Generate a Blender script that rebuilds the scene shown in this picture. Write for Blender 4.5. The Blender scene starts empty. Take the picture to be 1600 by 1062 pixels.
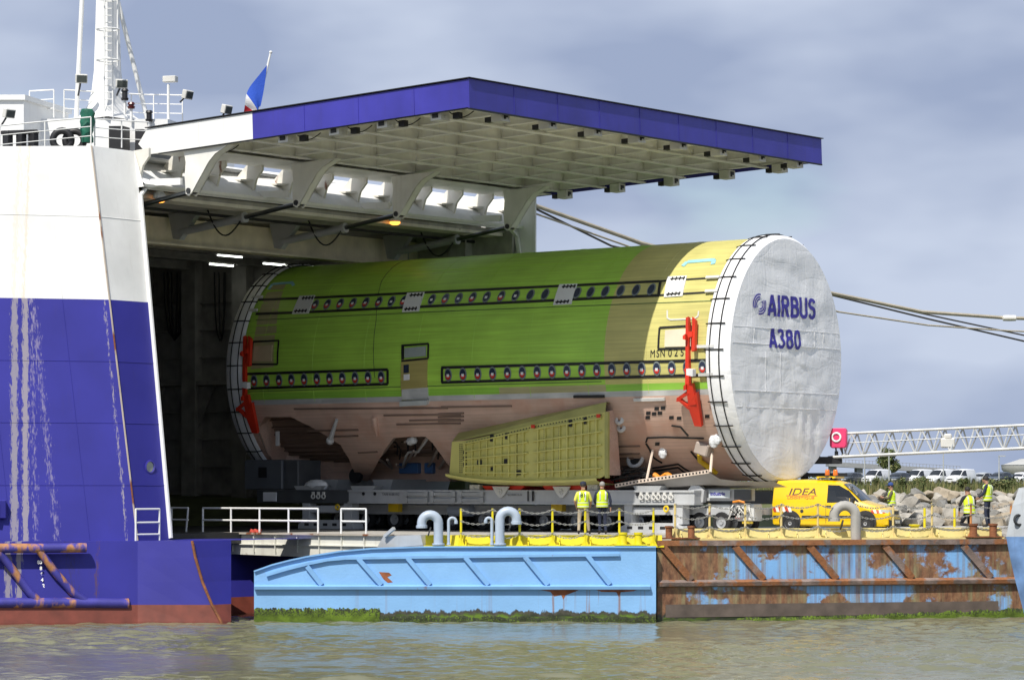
import bpy, bmesh, math, random
import numpy as np
from mathutils import Vector, Matrix, Euler, noise
random.seed(7); rng = np.random.default_rng(7)
R = math.radians
scene = bpy.context.scene
col = scene.collection
# ------------------------------------------------------------------ camera
FPX, HOR, CAMZ = 4650.0, 760.0, 4.35          # focal length in photo pixels, horizon row, eye height above the water
cd = bpy.data.cameras.new('camera'); cam = bpy.data.objects.new('camera', cd); col.objects.link(cam)
cam.location = (0, 0, CAMZ); cam.rotation_euler = (R(90), 0, 0)
cd.sensor_width = 36; cd.lens = 36*FPX/1600; cd.shift_y = (HOR-531)/1600
cd.clip_start = 1; cd.clip_end = 6000
scene.camera = cam
# ------------------------------------------------------------------ light
AX = R(38)                                     # ship / fuselage axis, swung 38 degrees towards the camera
Av = Vector((math.cos(AX), -math.sin(AX), 0)); Tv = Vector((math.sin(AX), math.cos(AX), 0))
SUN = (Tv*-0.60 + Av*0.115 + Vector((0, 0, 0.80))).normalized()
sd = bpy.data.lights.new('sun', 'SUN'); so = bpy.data.objects.new('sun', sd); col.objects.link(so)
sd.energy = 4.2; sd.angle = R(0.5); sd.color = (1, .95, .87)
so.rotation_euler = SUN.to_track_quat('Z', 'Y').to_euler(); so.location = SUN*60
w = bpy.data.worlds.new('World'); scene.world = w; w.use_nodes = True
nt = w.node_tree; N = nt.nodes; L = nt.links
bg = N['Background']; bg.inputs[1].default_value = 0.10
sky = N.new('ShaderNodeTexSky'); sky.sky_type = 'NISHITA'; sky.sun_disc = False
sky.sun_elevation = math.asin(SUN.z); sky.sun_rotation = math.atan2(SUN.x, SUN.y)
sky.air_density = 1.0; sky.dust_density = 1.0
tc = N.new('ShaderNodeTexCoord'); mp = N.new('ShaderNodeMapping'); mp.inputs['Scale'].default_value = (3.4, 3.4, 8.5); mp.inputs['Location'].default_value = (3.1, .4, 1.2)
n1 = N.new('ShaderNodeTexNoise'); n1.inputs['Scale'].default_value = 1.15; n1.inputs['Detail'].default_value = 5; n1.inputs['Roughness'].default_value = .5
n2 = N.new('ShaderNodeTexNoise'); n2.inputs['Scale'].default_value = 2.1; n2.inputs['Detail'].default_value = 4; n2.inputs['Roughness'].default_value = .45
r1 = N.new('ShaderNodeValToRGB'); e = r1.color_ramp.elements      # how thick the cloud is
e[0].position = .37; e[0].color = (.1,)*3+(1,); e[1].position = .47; e[1].color = (1, 1, 1, 1)
r2 = N.new('ShaderNodeValToRGB'); e = r2.color_ramp.elements      # tone of the cloud
e[0].position = .41; e[0].color = (2.8, 3.38, 4.8, 1); e[1].position = .61; e[1].color = (4.7, 5.3, 6.55, 1)
mx = N.new('ShaderNodeMixRGB')
L.new(tc.outputs['Generated'], mp.inputs[0]); L.new(mp.outputs[0], n1.inputs[0]); L.new(mp.outputs[0], n2.inputs[0])
L.new(n1.outputs[0], r1.inputs[0]); L.new(n2.outputs[0], r2.inputs[0])
L.new(r1.outputs[0], mx.inputs[0]); L.new(sky.outputs[0], mx.inputs[1]); L.new(r2.outputs[0], mx.inputs[2]); L.new(mx.outputs[0], bg.inputs[0])
scene.view_settings.view_transform = 'Standard'; scene.view_settings.look = 'None'
scene.view_settings.exposure = 0.3; scene.view_settings.gamma = 1; scene.view_settings.use_curve_mapping = False
scene.render.engine = 'CYCLES'

# ------------------------------------------------------------------ pixels and frames
def W(px, py, Y): return Vector(((px-800)/FPX*Y, Y, CAMZ-(py-HOR)/FPX*Y))       # point on a pixel's ray at depth Y
def WZ(px, py, z): return W(px, py, (CAMZ-z)*FPX/(py-HOR))                       # ... where it meets height z
def PT(a, t, z): return Av*a + Tv*t + Vector((0, 0, z))                          # ship frame to world
def AT(v): return Vector((v.dot(Av), v.dot(Tv), v.z))                            # world to ship frame
def ray(px, py): d = Vector(((px-800)/FPX, 1, -(py-HOR)/FPX)); return Vector((0, 0, CAMZ)), Vector((d.dot(Av), d.dot(Tv), d.z))
def hit_t(px, py, t): o, d = ray(px, py); k = t/d.y; return Vector((k*d.x, t, CAMZ+k*d.z))   # ray meets a plane t = const (ship frame)
def hit_a(px, py, a): o, d = ray(px, py); k = a/d.x; return Vector((a, k*d.y, CAMZ+k*d.z))

# ------------------------------------------------------------------ materials
MATS = {}
def mat(name, c, rough=.5, metal=0, var=.12, vs=1.5, bump=0, bs=20, rust=0, rs=.8, streak=0, rustc=(.16, .055, .02), emit=None, alpha=None, coat=0, spec=.5, kind=None):
    """painted / natural surface: tone variation, optional rust patches and vertical run marks, fine relief"""
    if name in MATS: return MATS[name]
    m = bpy.data.materials.new(name); m.use_nodes = True; nt = m.node_tree; N = nt.nodes; L = nt.links
    b = N['Principled BSDF']; b.inputs['Roughness'].default_value = rough; b.inputs['Metallic'].default_value = metal
    b.inputs['Coat Weight'].default_value = coat; b.inputs['Specular IOR Level'].default_value = spec
    tc = N.new('ShaderNodeTexCoord'); g = N.new('ShaderNodeNewGeometry')
    def ns(scale, detail=5, vec=None, sc=None):
        n = N.new('ShaderNodeTexNoise'); n.inputs['Scale'].default_value = scale; n.inputs['Detail'].default_value = detail
        if sc:
            mp = N.new('ShaderNodeMapping'); mp.inputs['Scale'].default_value = sc; L.new(g.outputs['Position'], mp.inputs[0]); L.new(mp.outputs[0], n.inputs[0])
        else: L.new(g.outputs['Position'], n.inputs[0])
        return n
    n = ns(vs)
    hi = tuple(min(1, x*(1+var)) for x in c)+(1,); lo = tuple(x*(1-var) for x in c)+(1,)
    r = N.new('ShaderNodeValToRGB'); r.color_ramp.elements[0].position = .3; r.color_ramp.elements[1].position = .7
    r.color_ramp.elements[0].color = lo; r.color_ramp.elements[1].color = hi
    L.new(n.outputs[0], r.inputs[0]); out = r.outputs[0]
    if streak:                                                     # vertical runs of dirt
        k = ns(1, 4, sc=(6, 6, .18)); q = N.new('ShaderNodeValToRGB'); q.color_ramp.elements[0].position = .55; q.color_ramp.elements[1].position = .8
        q.color_ramp.elements[1].color = (streak,)*3+(1,)
        L.new(k.outputs[0], q.inputs[0]); mx = N.new('ShaderNodeMixRGB'); L.new(q.outputs[0], mx.inputs[0]); L.new(out, mx.inputs[1])
        mx.inputs[2].default_value = (c[0]*.45+.03, c[1]*.4+.02, c[2]*.35+.01, 1); out = mx.outputs[0]
    if rust:
        k = ns(rs, 8, sc=(1, 1, .45)); q = N.new('ShaderNodeValToRGB'); q.color_ramp.elements[0].position = .72-rust*.4; q.color_ramp.elements[1].position = .78-rust*.4
        L.new(k.outputs[0], q.inputs[0]); k2 = ns(9, 6); q2 = N.new('ShaderNodeValToRGB')
        q2.color_ramp.elements[0].color = tuple(x*.5 for x in rustc)+(1,); q2.color_ramp.elements[1].color = tuple(min(1, x*1.9) for x in rustc)+(1,)
        L.new(k2.outputs[0], q2.inputs[0]); mx = N.new('ShaderNodeMixRGB'); L.new(q.outputs[0], mx.inputs[0]); L.new(out, mx.inputs[1]); L.new(q2.outputs[0], mx.inputs[2]); out = mx.outputs[0]
    L.new(out, b.inputs['Base Color'])
    if bump:
        k = ns(bs, 4); bp = N.new('ShaderNodeBump'); bp.inputs['Strength'].default_value = bump; bp.inputs['Distance'].default_value = .05
        L.new(k.outputs[0], bp.inputs['Height']); L.new(bp.outputs[0], b.inputs['Normal'])
    if emit: b.inputs['Emission Color'].default_value = emit[:3]+(1,); b.inputs['Emission Strength'].default_value = emit[3]
    if alpha is not None:
        b.inputs['Transmission Weight'].default_value = alpha
    MATS[name] = m; return m
def nodes(m): return m.node_tree.nodes, m.node_tree.links, m.node_tree.nodes['Principled BSDF']

# ------------------------------------------------------------------ objects
def tag(o, label, cat, group=None, kind=None):
    if label: o['label'] = label
    if cat: o['category'] = cat
    if group: o['group'] = group
    if kind: o['kind'] = kind
    return o
def empty(name, loc=(0, 0, 0), rz=0.0, label=None, cat=None, group=None):
    o = bpy.data.objects.new(name, None); col.objects.link(o); o.location = loc; o.rotation_euler = (0, 0, rz); o.empty_display_size = .3
    return tag(o, label, cat, group)
def link(name, me, parent=None, loc=None, rot=None, kind=None):
    o = bpy.data.objects.new(name, me); col.objects.link(o); o.parent = parent
    if loc is not None: o.location = loc
    if rot is not None: o.rotation_euler = rot
    if kind: o['kind'] = kind
    return o
class MB:
    def __init__(s): s.v = []; s.f = []; s.mi = []; s.m = 0
    def add(s, vs, fs):
        k = len(s.v); s.v += [tuple(p) for p in vs]
        for f in fs: s.f.append(tuple(i+k for i in f)); s.mi.append(s.m)
        return s
    def box(s, c, d, rz=0, ry=0, rx=0):
        M = Euler((rx, ry, rz)).to_matrix(); c = Vector(c); x, y, z = d[0]/2, d[1]/2, d[2]/2
        return s.add([c+M@Vector((i*x, j*y, k*z)) for i in (-1, 1) for j in (-1, 1) for k in (-1, 1)],
                     [(0, 1, 3, 2), (4, 6, 7, 5), (0, 4, 5, 1), (2, 3, 7, 6), (0, 2, 6, 4), (1, 5, 7, 3)])
    def bb(s, a, b): return s.box([(p+q)/2 for p, q in zip(a, b)], [abs(q-p) for p, q in zip(a, b)])
    def bar(s, p, q, w, h=None, up=(0, 0, 1)):                       # square bar between two points
        p = Vector(p); q = Vector(q); d = (q-p).normalized(); u = Vector(up)
        if abs(d.dot(u)) > .98: u = Vector((1, 0, 0))
        sx = d.cross(u).normalized(); u = sx.cross(d); h = h or w
        c = [sx*(i*w/2)+u*(j*h/2) for i, j in ((-1, -1), (1, -1), (1, 1), (-1, 1))]
        return s.add([p+x for x in c]+[q+x for x in c], [(3, 2, 1, 0), (4, 5, 6, 7)]+[(i, (i+1) % 4, 4+(i+1) % 4, 4+i) for i in range(4)])
    def tube(s, pts, r, n=8, cap=True):
        pts = [Vector(p) for p in pts]; rr = r if isinstance(r, (list, tuple)) else [r]*len(pts); vs = []; fs = []; ref = None
        for i, p in enumerate(pts):
            d = (pts[min(i+1, len(pts)-1)]-pts[max(i-1, 0)]).normalized()
            if ref is None: ref = Vector((0, 0, 1)) if abs(d.z) < .9 else Vector((1, 0, 0))
            sx = d.cross(ref).normalized(); ref = sx.cross(d)
            for k in range(n): a = 2*math.pi*k/n; vs.append(p+(sx*math.cos(a)+ref*math.sin(a))*rr[i])
        for i in range(len(pts)-1):
            for k in range(n): fs.append((i*n+k, i*n+(k+1) % n, (i+1)*n+(k+1) % n, (i+1)*n+k))
        if cap: fs += [tuple(range(n-1, -1, -1)), tuple((len(pts)-1)*n+k for k in range(n))]
        return s.add(vs, fs)
    def prism(s, poly, e):                                           # planar 3-D polygon swept by vector e
        n = len(poly); e = Vector(e); p = [Vector(x) for x in poly]
        return s.add(p+[x+e for x in p], [tuple(range(n-1, -1, -1)), tuple(range(n, 2*n))]+[(i, (i+1) % n, n+(i+1) % n, n+i) for i in range(n)])
    def lathe(s, prof, c=(0, 0, 0), n=16, axis='z', cap=True):                # profile of (radius, height)
        c = Vector(c); vs = []; fs = []
        for r, h in prof:
            for k in range(n):
                a = 2*math.pi*k/n; x, y = r*math.cos(a), r*math.sin(a)
                vs.append(c+Vector({'z': (x, y, h), 'y': (x, h, y), 'x': (h, x, y)}[axis]))
        for i in range(len(prof)-1):
            for k in range(n): fs.append((i*n+k, i*n+(k+1) % n, (i+1)*n+(k+1) % n, (i+1)*n+k))
        if cap: fs += [tuple(range(n-1, -1, -1)), tuple((len(prof)-1)*n+k for k in range(n))]
        return s.add(vs, fs)
    def ball(s, c, r, n=10, sc=(1, 1, 1)):
        pr = [(max(1e-3, math.sin(math.pi*i/(n//2)))*1, -math.cos(math.pi*i/(n//2))) for i in range(n//2+1)]
        k = len(s.v); s.lathe([(p*r, h*r) for p, h in pr], (0, 0, 0), n)
        for i in range(k, len(s.v)): v = s.v[i]; s.v[i] = (c[0]+v[0]*sc[0], c[1]+v[1]*sc[1], c[2]+v[2]*sc[2])
        return s
    def torus(s, c, R_, r, n=24, m=8, M=None):
        M = M or Matrix.Identity(3); c = Vector(c); vs = []; fs = []
        for i in range(n):
            a = 2*math.pi*i/n
            for j in range(m):
                b = 2*math.pi*j/m; vs.append(c+M@Vector(((R_+r*math.cos(b))*math.cos(a), (R_+r*math.cos(b))*math.sin(a), r*math.sin(b))))
        for i in range(n):
            for j in range(m): fs.append((i*m+j, ((i+1) % n)*m+j, ((i+1) % n)*m+(j+1) % m, i*m+(j+1) % m))
        return s.add(vs, fs)
    def grid(s, P):                                                  # P[i][j] points
        n, m = len(P), len(P[0])
        return s.add([p for r_ in P for p in r_], [(i*m+j, (i+1)*m+j, (i+1)*m+j+1, i*m+j+1) for i in range(n-1) for j in range(m-1)])
    def mesh(s, name, mats, smooth=False, bevel=0):
        me = bpy.data.meshes.new(name); me.from_pydata(s.v, [], s.f)
        for m in (mats if isinstance(mats, (list, tuple)) else [mats]): me.materials.append(m)
        for p, k in zip(me.polygons, s.mi): p.material_index = k
        bm = bmesh.new(); bm.from_mesh(me); bmesh.ops.recalc_face_normals(bm, faces=bm.faces)
        if bevel: bmesh.ops.bevel(bm, geom=list(bm.edges), offset=bevel, segments=1, affect='EDGES', clamp_overlap=True)
        bm.to_mesh(me); bm.free()
        if smooth: me.shade_smooth(); me.set_sharp_from_angle(angle=R(smooth if smooth is not True else 40))
        return me
    def build(s, name, mats, parent=None, loc=None, rot=None, smooth=False, bevel=0, kind=None):
        return link(name, s.mesh(name, mats, smooth, bevel), parent, loc, rot, kind)
def copy_tree(o, parent=None):
    c = o.copy(); col.objects.link(c); c.parent = parent
    for ch in list(o.children): copy_tree(ch, c)
    return c
def text_mesh(txt, size, m, depth=.01, bold=0, space=1, xs=1, shear=0):
    cu = bpy.data.curves.new('txt', 'FONT'); cu.body = txt; cu.size = size; cu.extrude = depth/2; cu.offset = bold; cu.align_x = 'CENTER'; cu.align_y = 'CENTER'; cu.space_character = space; cu.shear = shear
    o = bpy.data.objects.new('txt', cu); col.objects.link(o); dg = bpy.context.evaluated_depsgraph_get()
    me = bpy.data.meshes.new_from_object(o.evaluated_get(dg)); bpy.data.objects.remove(o); bpy.data.curves.remove(cu)
    for v in me.vertices: v.co.x *= xs
    me.materials.clear(); me.materials.append(m); return me
class FB(MB):
    """mesh builder in the ship frame (a along the axis, t across, z up), shifted to a thing's base o"""
    def __init__(s, o): super().__init__(); s.o = o
    def mesh(s, *k, **kw):
        o = s.o; s.v = [(x-o[0], y-o[1], z-o[2]) for x, y, z in s.v]; return super().mesh(*k, **kw)
class WB(FB): pass                                                   # the same for world-aligned things
def frame(name, o, label, cat, group=None): return empty(name, PT(*o), -AX, label, cat, group)
# ================================================================== SETTING: water, deck, land
M_water = bpy.data.materials.new('water'); M_water.use_nodes = True
N_, L_, B_ = nodes(M_water)
B_.inputs['Base Color'].default_value = (.135, .125, .058, 1); B_.inputs['Roughness'].default_value = .1; B_.inputs['IOR'].default_value = 1.33
g_ = N_.new('ShaderNodeNewGeometry'); k_ = N_.new('ShaderNodeTexNoise'); k_.inputs['Scale'].default_value = 2.2; k_.inputs['Detail'].default_value = 6; mpw = N_.new('ShaderNodeMapping'); mpw.inputs['Scale'].default_value = (1, 2.2, 1); L_.new(g_.outputs['Position'], mpw.inputs[0])
bp_ = N_.new('ShaderNodeBump'); bp_.inputs['Strength'].default_value = .5; bp_.inputs['Distance'].default_value = .05
L_.new(mpw.outputs[0], k_.inputs[0]); L_.new(k_.outputs[0], bp_.inputs['Height']); L_.new(bp_.outputs[0], B_.inputs['Normal'])
k2_ = N_.new('ShaderNodeTexNoise'); k2_.inputs['Scale'].default_value = .09; k2_.inputs['Detail'].default_value = 4
r_ = N_.new('ShaderNodeValToRGB'); r_.color_ramp.elements[0].position = .35; r_.color_ramp.elements[1].position = .65
r_.color_ramp.elements[0].color = (.14, .142, .08, 1); r_.color_ramp.elements[1].color = (.185, .18, .11, 1)
L_.new(g_.outputs['Position'], k2_.inputs[0]); L_.new(k2_.outputs[0], r_.inputs[0]); L_.new(r_.outputs[0], B_.inputs['Base Color'])
def water():
    xs = np.concatenate([np.linspace(-900, -27, 14), np.arange(-26, 26.01, .13), np.linspace(27, 900, 14)])
    ys = np.concatenate([np.linspace(-300, 52, 12), np.arange(53, 101.01, .1), np.linspace(102, 112, 4)])
    X, Y = np.meshgrid(xs, ys, indexing='ij'); Z = np.zeros_like(X); r = np.random.default_rng(3)
    for i in range(46):
        lam = .34*1.046**i*(.8+.4*r.random()); th = r.normal(1.2, .6); k = 2*math.pi/lam; amp = .0140*lam**.56
        ph = k*(X*math.cos(th)+Y*math.sin(th))+r.random()*6.28+.8*np.sin(X*.31+i)+.8*np.cos(Y*.27+2*i)
        Z += amp*(1-2*np.abs(np.sin(ph/2))**1.2) if i % 2 else amp*np.sin(ph)
    gust = .55+.45*np.sin(X*.17+Y*.11+1)*np.sin(Y*.23-X*.05)                     # calmer and rougher patches
    fade = np.clip((26-np.abs(X))/3, 0, 1)*np.clip((Y-53)/3, 0, 1)*np.clip((101-Y)/2, 0, 1)
    Z *= fade*gust*.7
    n, m = X.shape; v = np.stack([X, Y, Z], -1).reshape(-1, 3)
    i = np.arange(n-1)[:, None]*m+np.arange(m-1)[None]; f = np.stack([i, i+m, i+m+1, i+1], -1).reshape(-1, 4)
    me = bpy.data.meshes.new('water'); me.from_pydata(v.tolist(), [], f.tolist()); me.materials.append(M_water); me.shade_smooth()
    o = link('water', me); o['kind'] = 'structure'
water()
concrete = mat('concrete', (.27, .255, .225), .85, var=.2, bump=.3)
DK = 2.77                                                             # level of the loading deck
b = MB(); b.prism([PT(-63.6, 75.2, 2.1), Vector((1.0, 97.7, 2.1)), Vector((4.6, 97.9, 2.1)), Vector((16.9, 101.0, 2.1)), Vector((34, 105, 2.1)), Vector((44, 122, 2.1)), PT(-63.6, 110, 2.1)], (0, 0, DK-2.1))
o = b.build('loading_deck', mat('deck_steel', (.40, .385, .36), .8, var=.25, bump=.3, rust=.08)); o['kind'] = 'structure'
# quay ground on the far side, the bank top with the car park behind it, to the horizon
grassm = mat('grass_ground', (.085, .095, .035), .95, var=.35, vs=.8, bump=.5, bs=6)
def ground():
    b = MB(); prof = [(112, .3), (116, 2.74), (119.5, 2.78), (124.0, 3.85), (128, 4.0), (200, 4.2), (300, 4.5), (420, 4.5), (900, 4.6), (4500, 5.5)]
    xs = [-1500, -300, -60, -10, 0, 8, 14, 20, 26, 34, 50, 120, 400, 1500]
    b.grid([[(x*(1 if y < 500 else 2.5), y, z) for y, z in prof] for x in xs]); o = b.build('ground', grassm); o['kind'] = 'structure'
ground()
# ================================================================== SHIP
SO = (-74.5, 84.0, 0.0)
ship = frame('ship', SO, 'blue and white cargo ship with its wide stern door raised over the open hold', 'ship')
white = mat('ship_white', (.80, .80, .78), .42, var=.04, vs=.6, streak=.12)
white_in = mat('ship_cream', (.72, .68, .57), .55, var=.1, streak=.25, rust=.12, rs=1.5)
cream_b = mat('hold_cream', (.72, .64, .47), .6, var=.15, streak=.2)
blue = mat('ship_blue', (.050, .042, .36), .38, var=.14, vs=.5, streak=.1)
red_af = mat('antifouling_red', (.17, .04, .025), .6, var=.25, vs=2, streak=.4)
holdm = mat('hold_paint', (.38, .365, .335), .7, var=.25, streak=.3)
black = mat('black_paint', (.015, .015, .017), .5)
dkmetal = mat('dark_steel', (.045, .047, .05), .45, metal=.4)
rod = mat('chrome_rod', (.16, .17, .18), .3, metal=.9)
greym = mat('grey_paint', (.38, .39, .39), .45, var=.1, streak=.15)
rusty = mat('rust', (.20, .075, .03), .85, var=.45, vs=4, bump=.4)
lampw = mat('lamp_housing', (.62, .61, .57), .4)
glassd = mat('lamp_glass', (.08, .09, .085), .15)
# hull paint with scrape bands and rust runs below the deck edge
def hull_mat(name, c, bands, runs):
    m = mat(name, c, .55, var=.12, vs=.5, streak=.12, spec=.3); N, L, B = nodes(m)
    src = B.inputs['Base Color'].links[0].from_socket; g = N.new('ShaderNodeNewGeometry'); sp = N.new('ShaderNodeSeparateXYZ'); L.new(g.outputs['Position'], sp.inputs[0])
    mp = N.new('ShaderNodeMapping'); mp.inputs['Scale'].default_value = (15, 15, .12); L.new(g.outputs['Position'], mp.inputs[0])
    n = N.new('ShaderNodeTexNoise'); n.inputs['Scale'].default_value = 1.3; n.inputs['Detail'].default_value = 3; n.inputs['Roughness'].default_value = .65; L.new(mp.outputs[0], n.inputs[0])
    def ma(op, a, b_):
        k = N.new('ShaderNodeMath'); k.operation = op
        for s, x in zip(k.inputs, (a, b_)):
            if isinstance(x, (int, float)): s.default_value = x
            else: L.new(x, s)
        return k.outputs[0]
    for x0, wd, slope, c2, thr in bands:                              # vertical scrapes at world X, leaning with height
        d = ma('ABSOLUTE', ma('SUBTRACT', ma('ADD', sp.outputs[0], ma('MULTIPLY', sp.outputs[2], slope)), x0), 0)
        f = ma('SUBTRACT', 1.0, ma('DIVIDE', d, wd)); f = ma('MULTIPLY', ma('SUBTRACT', ma('ADD', ma('MULTIPLY', f, .55), n.outputs[0]), thr-.03), 7)
        f = ma('MULTIPLY', ma('MINIMUM', ma('MAXIMUM', f, 0), 1), .68); mx = N.new('ShaderNodeMixRGB'); L.new(f, mx.inputs[0]); L.new(src, mx.inputs[1]); mx.inputs[2].default_value = c2+(1,); src = mx.outputs[0]
    L.new(src, B.inputs['Base Color']); return m
CT = W(143, 228, 102.5); CB = W(215, 845, 100)                        # corner between side and transom, top and foot
def corner(z): k = (z-CB.z)/(CT.z-CB.z); return CB.lerp(CT, k)
DL = Vector((-.962, -.274, 0))                                        # the side runs on from the corner
zb = W(168, 468, 101.5).z
gx = corner(8).x-3.0
hb = hull_mat('hull_blue', (.033, .032, .265), [(W(30, 600, 98).x+.035*8, .20, .035, (.36, .33, .32), .74), (W(46, 600, 98).x+.035*8, .17, .035, (.40, .36, .34), .72), (W(90, 700, 99).x+.13*5.6, .5, .13, (.28, .25, .38), 1.0), (W(185, 500, 101.5).x+.12*10, .22, .12, (.40, .36, .36), 1.0), (W(60, 650, 98).x+.05*6.6, .5, .05, (.28, .25, .38), 1.02)], 0)
hw = hull_mat('hull_white', (.80, .80, .78), [(W(28, 350, 98.5).x, .25, 0, (.74, .68, .58), .86), (W(43, 350, 98.5).x, .16, 0, (.70, .60, .46), .88), (W(38, 300, 98.5).x, .9, 0, (.76, .71, .62), 1.02)], 0)
def hullpt(z, s):                                                     # s metres along the side from the corner
    p = corner(z)+DL*s; p.z = z-(.035*s if z > 15.9 else 0); return AT(p)
zs = [2.3, 4, 6, 8, zb-.02, zb, 13, 15, CT.z]; ss = [0, 1, 2, 3, 4, 6, 9, 14, 22, 32]
b = FB(SO)
for i in range(len(zs)-1):
    b.m = 0 if zs[i+1] > zb else 1; b.grid([[hullpt(zs[i+j], s) for s in ss] for j in (0, 1)])
b.build('hull_side', [hw, hb], ship)
# transom: the shaded strip left of the opening, the lintel above it, the strip on the far side
def TP(z, k): p = AT(corner(z)); return Vector((p.x, p.y+k, z))
def ked(z): return 2.06+(1.52-2.06)*(14.8-z)/(14.8-2.5)               # strip width at a height
zs = [2.3, 5, 8, zb-.02, zb, 13, 14.8]
b = FB(SO)
for i in range(len(zs)-1):
    b.m = 0 if zs[i+1] > zb else 1; b.grid([[TP(zs[i+j], ked(zs[i+j])*q) for q in (0, .5, 1)] for j in (0, 1)])
b.m = 0; b.grid([[TP(z, k) for k in (0, 1.0, 2.06)] for z in (14.8, CT.z)]); lt = TP(14.8, 0); b.grid([[Vector((lt.x+da, lt.y+k, z)) for k in (2.06, 8, 14, 20, 23.95)] for z, da in ((14.8, .25), (14.9, .3), (16.0, -1.25), (CT.z+.05, -1.5))]); b.add([TP(14.8, 2.06), TP(CT.z, 2.06), Vector((lt.x-1.5, lt.y+2.06, CT.z+.05)), Vector((lt.x+.25, lt.y+2.06, 14.8))], [(0, 1, 2, 3)])
b.m = 0; b.grid([[TP(z, k) for k in (23.4, 23.95)] for z in (zb, 14.8)]); b.m = 1; b.grid([[TP(z, k) for k in (23.4, 23.95)] for z in (2.3, zb)])
b.build('transom', [hw, hb], ship)
b = FB(SO)                                                            # raised rim round the opening
rim = [TP(z, ked(z)) for z in (2.6, 6, 10, 14.5)]; r2 = [TP(14.78, 2.35), TP(14.78, 23.0)]; r3 = [TP(z, 23.4) for z in (14.5, 10, 6, 2.6)]
pts = [p+Vector((.05, 0, 0)) for p in rim+r2+r3]
for p, q in zip(pts, pts[1:]): b.bar(p, q, .07, .16, up=(1, 0, 0))
b.build('opening_rim', white, ship)
b = FB(SO); q = TP(zb, 23.95); b.bb((-104, q.y-.1, 2.3), (q.x-.02, q.y-.02, CT.z)); b.build('far_hull_side', hw, ship)
# weld seams of the plating
for z in (4.4, 6.5, 8.6, 13.6):
    b = FB(SO); b.tube([hullpt(z, s)+Vector((0, -.004, 0)) for s in (0, 2, 4, 8, 16, 30)], .011, 5); b.build('weld_seam', hw if z > zb else hb, ship)
    b = FB(SO); b.tube([TP(z, ked(z)*q)+Vector((.004, 0, 0)) for q in (0, 1)], .011, 5); b.build('weld_seam', hw if z > zb else hb, ship)
for s in (1.6, 4.2, 7.4):
    for z0, z1, m_ in ((2.4, zb-.03, hb), (zb+.03, CT.z-.1, hw)): b = FB(SO); b.tube([hullpt(z0, s)+Vector((0, -.004, 0)), hullpt(z1, s)+Vector((0, -.004, 0))], .010, 5); b.build('weld_seam', m_, ship)
b = FB(SO); b.tube([TP(z, 0)+Vector((.01, -.01, 0)) for z in (2.4, 8, CT.z)], .03, 5); b.build('corner_bead', mat('bead', (.42, .36, .30), .6, rust=.4, rs=2), ship)
# porthole on the transom
c = W(228, 729, 101.3); c = AT(c); c.x = TP(c.z, 1).x+.02
b = FB(SO); b.lathe([(.2, -.02), (.24, .03), (.19, .05), (.18, .0)], c, 20, 'x'); ph = b.build('porthole', blue, ship, smooth=True)
b = FB(SO); b.lathe([(.001, .012), (.178, .012), (.178, .02), (.001, .02)], c, 20, 'x'); b.build('pane', mat('port_glass', (.35, .38, .33), .2), ph)
# lower stern below the rubbing strake
def wl(p, z): return Vector((p.x, p.y, z))
b = FB(SO)
rows = []
for z, xr, yo in ((2.55, 300, 98.9), (2.0, 305, 98.8), (1.2, 316, 98.65), (.45, 331, 98.5), (.449, 331, 98.5), (-.1, 345, 98.4), (-1.2, 362, 98.3)):
    y = HOR-(z-CAMZ)/yo*FPX; p = W(xr, y, yo); q = W(215, y, yo+.25)
    kk = (-(361-800)/FPX*-1*p.y-p.x)/(Tv.x-(361-800)/FPX*Tv.y)
    rows.append([AT(q+DL*30), AT(q+DL*12), AT(q+DL*5), AT(q), AT(q.lerp(p, .6)), AT(p), AT(p)+Vector((0, kk, 0)), AT(p)+Vector((-4, kk+.1, 0)), AT(p)+Vector((-4.2, 21, 0))])
hl = hull_mat('hull_lower_blue', (.029, .028, .245), [(W(33, 880, 97.5).x+.07, .20, .035, (.34, .31, .30), .76), (W(49, 880, 97.5).x+.07, .17, .035, (.36, .33, .31), .74), (W(140, 900, 98.5).x, 1.2, .1, (.035, .03, .14), 1.0), (W(170, 900, 98.5).x, .25, .0, (.10, .05, .05), .98)], 0)
for i in range(len(rows)-1): b.m = 0 if i < 4 else 1; b.grid(rows[i:i+2])
b.m = 0; r0 = rows[0]; b.add([*r0[2:7], *[Vector((p.x, p.y+6, p.z)) for p in (r0[2], r0[3], r0[6])]], [(0, 1, 6, 5), (1, 2, 3, 4, 7, 6)])
b.build('lower_stern', [hl, red_af], ship)
b = FB(SO); pr = [r[5]+Vector((.02, -.02, 0)) for r in rows]
b.tube(pr, .05, 6); b.build('corner_seam', rusty, ship)
# tubular fenders on the side
pipe_m = mat('fender_pipe_blue', (.05, .045, .28), .45, var=.3, rust=.5, rs=1.6, rustc=(.34, .16, .07))
def sidep(px, py, off=.12):
    q = W(215, py, 98.9); o_, d = Vector((0, 0, CAMZ)), Vector(((px-800)/FPX, 1, -(py-HOR)/FPX)); n_ = Vector((DL.y, -DL.x, 0))
    k = (q-o_).dot(n_)/d.dot(n_); return AT(o_+d*k-Vector((-.27, .96, 0))*off)
for pts, r in (([(-160, 858), (-60, 856), (40, 856), (134, 855)], .16), ([(-160, 941), (0, 941), (100, 941), (200, 942)], .17), ([(-6, 858), (20, 890), (45, 925), (62, 940)], .13), ([(60, 858), (85, 893), (112, 924), (136, 940)], .13), ([(-126, 858), (-100, 890), (-75, 925), (-58, 940)], .13)):
    b = FB(SO); b.tube([sidep(*p) for p in pts], r, 12); b.build('fender_pipe', pipe_m, ship, smooth=60)
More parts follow.
